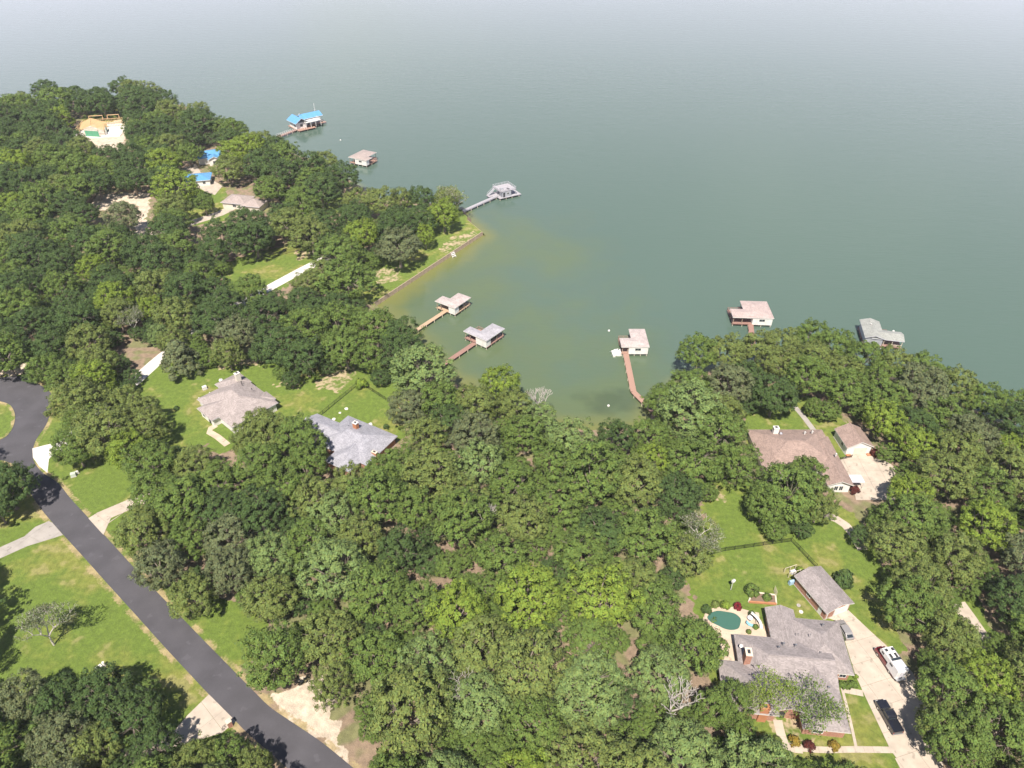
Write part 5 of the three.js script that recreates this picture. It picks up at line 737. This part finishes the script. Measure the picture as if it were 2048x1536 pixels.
const CLEAR = [
  [[0, 0], [0, 180], [40, 170], [85, 160], [130, 160], [165, 176], [205, 174], [232, 158], [270, 150], [310, 160], [335, 178], [360, 192], [400, 202], [440, 222], [465, 230], [490, 238], [500, 258], [530, 250], [560, 266], [600, 290], [640, 296], [680, 312], [705, 332], [722, 360], [712, 372], [740, 364], [790, 366], [830, 368], [850, 361], [890, 368], [925, 376], [948, 395], [932, 412], [938, 440], [964, 465], [750, 607], [790, 622], [830, 645], [848, 685], [880, 686], [907, 712], [912, 748], [950, 752], [985, 721], [1030, 731], [1062, 766], [1068, 790], [1105, 812], [1140, 823], [1200, 830], [1245, 836], [1290, 808], [1298, 768], [1343, 748], [1352, 705], [1388, 667], [1440, 668], [1480, 648], [1540, 651], [1590, 646], [1620, 636], [1680, 646], [1720, 676], [1790, 686], [1850, 696], [1880, 711], [1920, 726], [1960, 746], [2000, 771], [2048, 776], [2400, 900], [2400, -200], [-200, -200], [-200, 260]],
  [[-40, 756], [35, 748], [75, 760], [105, 785], [108, 800], [100, 850], [120, 880], [110, 905], [150, 930], [215, 925], [245, 930], [262, 985], [240, 1010], [210, 1025], [225, 1060], [240, 1115], [255, 1135], [270, 1160], [320, 1170], [345, 1200], [395, 1240], [500, 1225], [510, 1240], [455, 1300], [450, 1330], [490, 1380], [530, 1395], [560, 1390], [600, 1370], [640, 1360], [640, 1400], [690, 1440], [700, 1560], [580, 1560], [540, 1490], [500, 1465], [440, 1465], [370, 1480], [350, 1440], [375, 1390], [370, 1350], [300, 1310], [240, 1310], [190, 1320], [150, 1335], [100, 1360], [65, 1365], [60, 1340], [-40, 1325], [-40, 1040], [60, 1030], [70, 990], [60, 950], [35, 920], [-40, 905]],
  [[262, 765], [318, 712], [350, 752], [400, 735], [430, 715], [520, 715], [530, 740], [560, 760], [600, 770], [650, 745], [690, 725], [705, 745], [715, 770], [740, 755], [780, 760], [770, 800], [780, 840], [795, 860], [790, 880], [770, 890], [750, 925], [690, 930], [650, 935], [625, 910], [650, 880], [630, 840], [570, 810], [540, 830], [450, 845], [440, 870], [455, 885], [400, 880], [375, 850], [350, 840], [330, 800], [300, 800]],
  [[750, 607], [745, 598], [768, 575], [752, 545], [770, 530], [795, 545], [835, 520], [848, 505], [850, 492], [885, 472], [925, 478], [930, 445], [964, 465]], [[430, 545], [470, 520], [500, 515], [560, 500], [618, 515], [620, 530], [560, 570], [520, 548]], [[380, 440], [382, 430], [420, 412], [447, 415], [447, 425], [400, 452]], [[365, 340], [420, 350], [412, 385], [368, 370]], [[457, 385], [500, 383], [540, 400], [535, 415], [465, 408]], [[640, 395], [685, 398], [680, 410], [640, 412]],
  [[150, 240], [245, 232], [250, 255], [235, 290], [195, 285], [160, 262]], [[200, 402], [295, 390], [298, 420], [290, 470], [278, 472], [275, 410]], [[405, 302], [440, 300], [430, 322], [408, 324]], [[255, 665], [300, 690], [285, 715], [262, 690]],
  [[1430, 1000], [1470, 985], [1500, 1010], [1500, 1070], [1560, 1080], [1600, 1080], [1650, 1050], [1700, 1080], [1740, 1140], [1760, 1200], [1785, 1268], [1810, 1290], [1810, 1340], [1835, 1400], [1850, 1470], [1885, 1560], [1810, 1560], [1780, 1510], [1690, 1490], [1700, 1470], [1550, 1430], [1500, 1370], [1450, 1345], [1470, 1300], [1450, 1262], [1418, 1235], [1395, 1210], [1382, 1170], [1440, 1095], [1440, 1060]],
  [[1525, 860], [1512, 828], [1570, 818], [1590, 806], [1625, 828], [1665, 845], [1697, 840], [1745, 885], [1762, 918], [1755, 960], [1715, 988], [1665, 975], [1625, 935], [1600, 910], [1562, 930], [1525, 940]], [[1925, 1225], [1945, 1225], [1980, 1285], [1960, 1290]], [[850, 1122], [905, 1130], [900, 1160], [850, 1165], [810, 1165]], [[1105, 1270], [1130, 1240], [1140, 1290], [1110, 1300]], [[1260, 1270], [1290, 1285], [1285, 1310], [1262, 1300]], [[1050, 1096], [1080, 1100], [1078, 1115], [1052, 1112]],
];
// crowns that stand out, as seen: point, radius in the photograph's pixels, tone, kind
const SEEN = [[30, 212, 38, 'mid'], [108, 196, 40, 'mid'], [165, 206, 28, 'dark'], [205, 206, 32, 'dark'], [270, 194, 42, 'dark'], [322, 205, 34, 'dark'], [398, 243, 42, 'dark'], [466, 262, 27, 'mid'], [520, 283, 28, 'olive'], [568, 307, 34, 'mid'], [622, 332, 36, 'dark'], [682, 352, 38, 'dark'], [640, 378, 42, 'dark'], [560, 345, 38, 'dark'], [540, 378, 32, 'mid'], [600, 395, 30, 'mid'],
  [717, 400, 32, 'olive'], [762, 402, 36, 'olive'], [803, 398, 25, 'olive'], [843, 398, 31, 'dark'], [905, 404, 30, 'olive', 'thin'], [888, 428, 34, 'bright'], [850, 470, 22, 'bright'], [797, 492, 46, 'grey'], [722, 468, 38, 'bright'], [676, 505, 48, 'mid'], [690, 556, 60, 'mid'], [620, 470, 42, 'olive'], [578, 448, 42, 'olive'], [495, 448, 42, 'dark'], [440, 472, 38, 'dark'],
  [350, 372, 44, 'bright', 'tall'], [318, 345, 26, 'bright'], [408, 405, 20, 'mid'], [245, 432, 38, 'grey'], [345, 442, 33, 'mid'], [228, 596, 40, 'bright'], [302, 618, 26, 'bright'], [262, 640, 26, 'grey', 'thin'], [318, 672, 22, 'pale', 'tall'], [356, 708, 40, 'grey', 'cedar'], [175, 682, 42, 'olive'], [192, 724, 38, 'olive'], [92, 735, 34, 'mid'],
  [430, 640, 46, 'dark'], [470, 668, 44, 'grey'], [528, 632, 46, 'dark'], [560, 690, 52, 'dark'], [612, 655, 50, 'mid'], [610, 712, 44, 'dark'], [672, 640, 46, 'mid'], [690, 695, 46, 'mid'], [750, 655, 50, 'mid'], [800, 668, 42, 'dark'], [742, 715, 30, 'mid'], [455, 705, 34, 'olive'],
  [845, 740, 64, 'pale', 'tall'], [815, 815, 42, 'grey'], [880, 800, 44, 'mid'], [1002, 765, 42, 'bright'], [950, 805, 44, 'olive'], [1030, 812, 40, 'olive'], [945, 872, 50, 'grey'], [1050, 868, 44, 'mid'], [1140, 878, 52, 'pale'], [1232, 872, 38, 'dark'], [1300, 870, 40, 'mid'],
  [1385, 822, 62, 'pale', 'tall'], [1325, 800, 36, 'mid'], [1440, 860, 56, 'mid'], [1398, 703, 42, 'mid'], [1455, 705, 42, 'olive'], [1515, 695, 40, 'olive'], [1568, 690, 38, 'olive'], [1622, 672, 38, 'mid'], [1672, 690, 40, 'mid'], [1728, 715, 42, 'mid'], [1790, 730, 42, 'olive'], [1850, 745, 44, 'mid'], [1910, 775, 44, 'olive'], [1970, 800, 42, 'mid'], [2030, 815, 40, 'mid'], [1550, 790, 46, 'dark'], [1460, 765, 46, 'grey'], [1620, 750, 48, 'mid'], [1690, 775, 46, 'mid'],
  [1580, 985, 62, 'mid', 'tall'], [1615, 945, 38, 'mid'], [1530, 1005, 44, 'mid'], [1480, 930, 46, 'mid'], [1640, 1010, 36, 'olive'],
  [155, 800, 55, 'olive'], [205, 860, 60, 'olive'], [292, 855, 42, 'olive'], [255, 900, 45, 'bright'], [150, 895, 42, 'mid'], [8, 972, 58, 'dark'], [-10, 1010, 40, 'dark'], [120, 1400, 50, 'dark'], [205, 1385, 55, 'dark'], [265, 1430, 60, 'dark'], [40, 1400, 55, 'grey'], [120, 1475, 55, 'grey'], [200, 1490, 50, 'olive'], [310, 1490, 45, 'dark'], [395, 1520, 46, 'olive'], [460, 1510, 42, 'mid'], [510, 1530, 36, 'olive'],
  [285, 1060, 52, 'olive'], [320, 1130, 52, 'grey'], [385, 1190, 48, 'olive'], [460, 1140, 50, 'grey'], [545, 1310, 66, 'mid'], [665, 1370, 44, 'olive'], [540, 865, 46, 'olive'], [590, 870, 46, 'mid'], [500, 880, 40, 'olive'], [610, 930, 44, 'mid'], [616, 890, 42, 'mid'], [700, 968, 44, 'olive'], [768, 948, 44, 'mid'], [522, 852, 38, 'olive'], [800, 930, 46, 'mid'], [850, 870, 44, 'olive'],
  [1085, 800, 30, 'grey', 'bare'], [1345, 1400, 46, 'grey', 'bare'], [1400, 1075, 44, 'grey', 'thin'], [930, 1375, 32, 'grey', 'bare'], [968, 1028, 22, 'grey', 'bare'], [1545, 1392, 42, 'bright', 'thin'], [1640, 1428, 48, 'mid', 'thin'], [1512, 1405, 30, 'bright', 'thin'], [85, 1255, 44, 'grey', 'thin'], [800, 1100, 48, 'dark'], [1815, 1205, 60, 'mid'], [1840, 1170, 55, 'olive'], [1898, 1378, 62, 'mid'], [1920, 1480, 66, 'mid'], [1885, 1450, 48, 'olive'], [1908, 1280, 52, 'olive'], [1390, 1288, 58, 'mid'], [1428, 1418, 42, 'mid'], [1466, 1398, 40, 'mid'],
  [-75, 1220, 55, 'dark', 'oak'], [-80, 1330, 50, 'mid', 'thin']];
for (const [x, y, r, t, k = 'oak'] of SEEN) crownAt(x, y, r, t, k);
{ // fill the woods
  const r = rng(99), keepOff = [roadOutline, ...[D1, D2, D3, D4, D7, D8].map(ground2)], houses = [[52, -74, 15], [63.5, -91, 7.5], [71.5, -132, 13], [88, -138.5, 6], [-74.6, -156.3, 13], [-42.4, -139, 13], [83.3, -124, 3]].concat([[478, 398, 12], [395, 354, 8], [423, 309, 9], [203, 262, 15]].map(([x, y, q]) => { const p = at(x, y); return [p.x, p.z, q]; }));
  for (const small of [0, 1]) for (let tries = 0; tries < (small ? 80000 : 90000) && trees.length < 900; tries++) {
    const px = -130 + r() * 2310, py = 170 + r() * 1520, hh = 8.6 + r() * 5.2, p = at(px, py, GY + hh * 0.6); if (r() > Math.min(1, 22 / proj(p)[2] ** 2 + 0.12)) continue;
    const far = sm(-170, -300, p.z), big = (hh - 8.6) / 5.2, R = small ? 2.6 + r() * 1.6 + far * 1.8 : lerp(4.8 + big * 1.8 + r() * 1.2, 6.2 + big * 1.8 + r() * 1.4, far), x = p.x, z = p.z; if (!inLand(x, z) || shoreDistance(x, z) < 2) continue;
    const s = proj(new THREE.Vector3(x, GY + hh * 0.6, z)), rp = R * s[2] * (small ? 1.5 : 0.95); let bad = false;
    for (const c of CLEAR) {                        // keep open what the photograph shows open; small clearings in the woods may be partly overhung
      const q = c.length < 6 && s[1] > 1000 && s[0] < 1350 ? rp * 0.6 : rp;
      for (let k = 0; k < 14 && !bad; k++) { const a = k / 14 * 6.283; bad = inside(c, s[0] + Math.cos(a) * q, s[1] + Math.sin(a) * q * (Math.sin(a) > 0 ? 0.8 : 0.95)); }
      if (bad || c.some(([cx, cy]) => Math.hypot(cx - s[0], cy - s[1]) < q * 0.9)) { bad = true; break; }
    }
    if (bad || CLEAR.some((c) => inside(c, s[0], s[1])) || keepOff.some((c) => inside(c, x, z)) || houses.some(([a, b, q]) => Math.hypot(x - a, z - b) < q) || trees.some((t) => Math.hypot(t.x - x, t.z - z) < (t.kind === 'bare' || t.kind === 'thin' ? 0.5 : 1) * (small ? 0.6 : 0.72) * (t.R + R))) continue;
    const left = px < 900 && py < 760, q = r(); let tone = left ? (q < 0.56 ? 'dark' : q < 0.84 ? 'mid' : q < 0.95 ? 'olive' : 'bright') : px > 620 && px < 1420 && py > 1130 ? (q < 0.06 ? 'dark' : q < 0.34 ? 'mid' : q < 0.66 ? 'olive' : q < 0.8 ? 'bright' : 'pale') : (q < 0.16 ? 'dark' : q < 0.5 ? 'mid' : q < 0.78 ? 'olive' : q < 0.88 ? 'grey' : q < 0.95 ? 'pale' : 'bright');
    if (small && tone !== 'dark') tone = 'mid';  // shade between crowns put into the leaf colour of the low fillers
    plant(x, z, R, small ? 4 + r() * 1.4 : hh + far * 1.6, tone, r() < 0.14 ? 'tall' : 'oak');
  }
}
// shrubs
const RED = leafMat(0.22, 0.03, 0.04), MAROON = leafMat(0.12, 0.035, 0.03), YELLOW = leafMat(0.3, 0.22, 0.04);
for (const [x, y, r, t, l] of [[722, 764, 15, 'bright', 'rounded bright shrub at the fence corner on the lawn'], [1505, 1177, 16, 'mid', 'dense round shrub above the raised bed'], [1690, 1152, 22, 'dark', 'spiky dark shrub right of the brick garage'], [1476, 1210, 10, RED, 'red flowering shrub at the pool edge'], [1452, 1208, 11, 'bright', 'yellow green shrub beside the red one at the pool'], [1432, 1206, 10, 'olive', 'low olive shrub left of the pool terrace'], [1414, 1216, 12, 'dark', 'dark shrub at the left end of the pool'], [1535, 1192, 11, 'mid', 'leafy plant inside the raised bed'], [1512, 1252, 7, 'mid', 'small plant at the foot of the pool slide'], [1498, 1262, 6, 'olive', 'small plant on the pool terrace'], [1504, 1226, 8, 'pale', 'pale leafy plant behind the pool slide'], [1750, 904, 10, MAROON, 'maroon shrub at the right corner of the white garage'], [1710, 977, 12, MAROON, 'maroon shrub below the white gable'], [352, 815, 6, 'dark', 'sapling alone on the lawn left of the grey brown house'], [490, 733, 5, 'dark', 'tiny shrub above the grey brown house'], [1545, 1235, 6, 'olive', 'plant against the dark wall by the pool'],
  [1685, 1368, 9, 'mid', 'clipped hedge left part by the brick wall'], [1697, 1369, 9, 'mid', 'clipped hedge middle part by the brick wall'], [1708, 1367, 9, 'mid', 'clipped hedge rounded end by the drive'], [1712, 1352, 6, 'bright', 'small round shrub at the garage corner'], [1590, 1480, 14, YELLOW, 'yellowing shrub in the front bed of the brick house'], [1620, 1490, 14, MAROON, 'reddish shrub in the front bed of the brick house'], [1555, 1480, 12, 'olive', 'olive shrub beside the entry walk'], [1600, 1137, 8, 'bright', 'bright vine behind the brick garage'], [96, 772, 8, 'mid', 'bush by the pale box at the turning circle'], [1670, 1490, 12, YELLOW, 'yellow shrub at the south corner of the brick house'], [772, 852, 7, 'dark', 'dark plant in the bed behind the grey roof']])
  crownAt(x, y, r, t, 'bush', l);

{ // the 300 broad trees that show largest stay single things; the rest, small and far or behind others, are one wood
  const oaks = trees.filter((t) => t.kind === 'oak' && !t.label), size = (t) => { const q = proj(new THREE.Vector3(t.x, GY + t.h * 0.6, t.z)); return q[0] < -60 || q[0] > 2108 || q[1] > 1600 ? -q[2] * t.R : q[2] * t.R; };
  oaks.sort((a, b) => size(b) - size(a)); const rest = new Set(oaks.slice(300)), byShape = new Map();
  for (const t of rest) { t.o.updateMatrix(); scene.remove(t.o); for (const m of t.o.children) { if (!byShape.has(m.geometry)) byShape.set(m.geometry, []); byShape.get(m.geometry).push([t.o.matrix.clone(), m]); } }
  const wood = new THREE.Group(); wood.name = 'distant_wood'; scene.add(wood); tag(wood, 'closed canopy of small far broadleaf trees on the point', 'wood', null, 'stuff');
  const white = leafMat(1, 1, 1);
  for (const [g, list] of byShape) { const leafy = list[0][1].name === 'crown', im = new THREE.InstancedMesh(g, leafy ? white : M.bark, list.length); im.name = leafy ? 'crowns' : 'trunks'; list.forEach(([m, src], k) => { im.setMatrixAt(k, m); if (leafy) im.setColorAt(k, src.material.color); }); im.castShadow = im.receiveShadow = true; wood.add(im); }
  for (let k = trees.length - 1; k >= 0; k--) if (rest.has(trees[k])) trees.splice(k, 1);
  console.log('joined', rest.size);
}
{ // each tree is told apart by tone, build and the landmark it stands by
  const marks = [['blue roofed boathouse', 622, 248], ['brown roofed boathouse', 718, 312], ['grey sun deck boathouse', 1010, 380], ['tan roofed boathouse', 905, 605], ['light grey boathouse', 968, 668], ['pinkish boathouse', 1270, 685], ['large pink boathouse', 1505, 625], ['sage green boathouse', 1760, 665], ['timber framed house', 200, 260], ['blue roofed garage', 395, 358], ['blue roofed house', 423, 309], ['brown roofed house', 490, 400], ['sea wall corner', 963, 465], ['white drive', 290, 740], ['turning circle', 60, 800], ['white apron', 85, 915], ['brick mailbox', 465, 1447], ['sandy verge', 620, 1430], ['grey brown house', 475, 800], ['grey roofed house', 710, 875], ['pool', 1450, 1240], ['brick ranch house', 1590, 1330], ['brick garage', 1645, 1175], ['black pickup', 1780, 1432], ['camper truck', 1780, 1320], ['pink roofed house', 1600, 900], ['white gabled garage', 1705, 880], ['left grey drive', 50, 1085], ['fence on the point', 545, 515], ['gravel track', 260, 420], ['cove end', 1200, 840], ['bare clay clearing', 870, 1145], ['clay patch', 1120, 1285], ['street bend', 330, 1240], ['iron fence corner', 1582, 1083], ['track at the right edge', 1950, 1255]];
  const ord = ['', 'second ', 'third ', 'fourth ', 'fifth ', 'sixth ', 'seventh ', 'eighth ', 'ninth ', 'tenth ', 'eleventh ', 'twelfth ', 'thirteenth ', 'fourteenth ', 'fifteenth ', 'sixteenth ', 'seventeenth ', 'eighteenth '], groups = new Map(), word = { oak: 'broad tree', tall: 'domed tree', cedar: 'dense cedar', thin: 'sparse tree', bare: 'dead tree', bush: 'shrub' };
  for (const t of trees) {
    if (t.label) { tag(t.o, t.label, 'shrub', 'garden shrubs'); continue; }
    let best = null; for (const [n, x, y] of marks) { const d = Math.hypot(t.px - x, t.py - y); if (!best || d < best[1]) best = [n, d, x, y]; }
    const dx = t.px - best[2], dy = t.py - best[3], side = Math.abs(dx) > Math.abs(dy) * 2.4 ? (dx < 0 ? 'left of' : 'right of') : Math.abs(dy) > Math.abs(dx) * 2.4 ? (dy < 0 ? 'above' : 'below') : (dy < 0 ? 'above and ' : 'below and ') + (dx < 0 ? 'left of' : 'right of');
    const key = [t.kind, t.tone, side, best[0]].join('|'); t.d = best[1]; t.text = (o) => `${t.kind === 'bare' ? 'grey' : TONES[t.tone][0]} ${word[t.kind]}, ${o}nearest ${side} the ${best[0]}`; if (!groups.has(key)) groups.set(key, []); groups.get(key).push(t);
  }
  for (const list of groups.values()) { list.sort((a, b) => a.d - b.d); list.forEach((t, k) => tag(t.o, t.text(ord[k] ?? 'outermost '), 'tree', t.kind === 'bare' ? 'dead trees' : 'trees of the wooded shore')); }
}
const census = {}; for (const t of trees) census[t.kind] = (census[t.kind] || 0) + 1; console.log('trees', trees.length, JSON.stringify(census));
renderer.render(scene, camera);
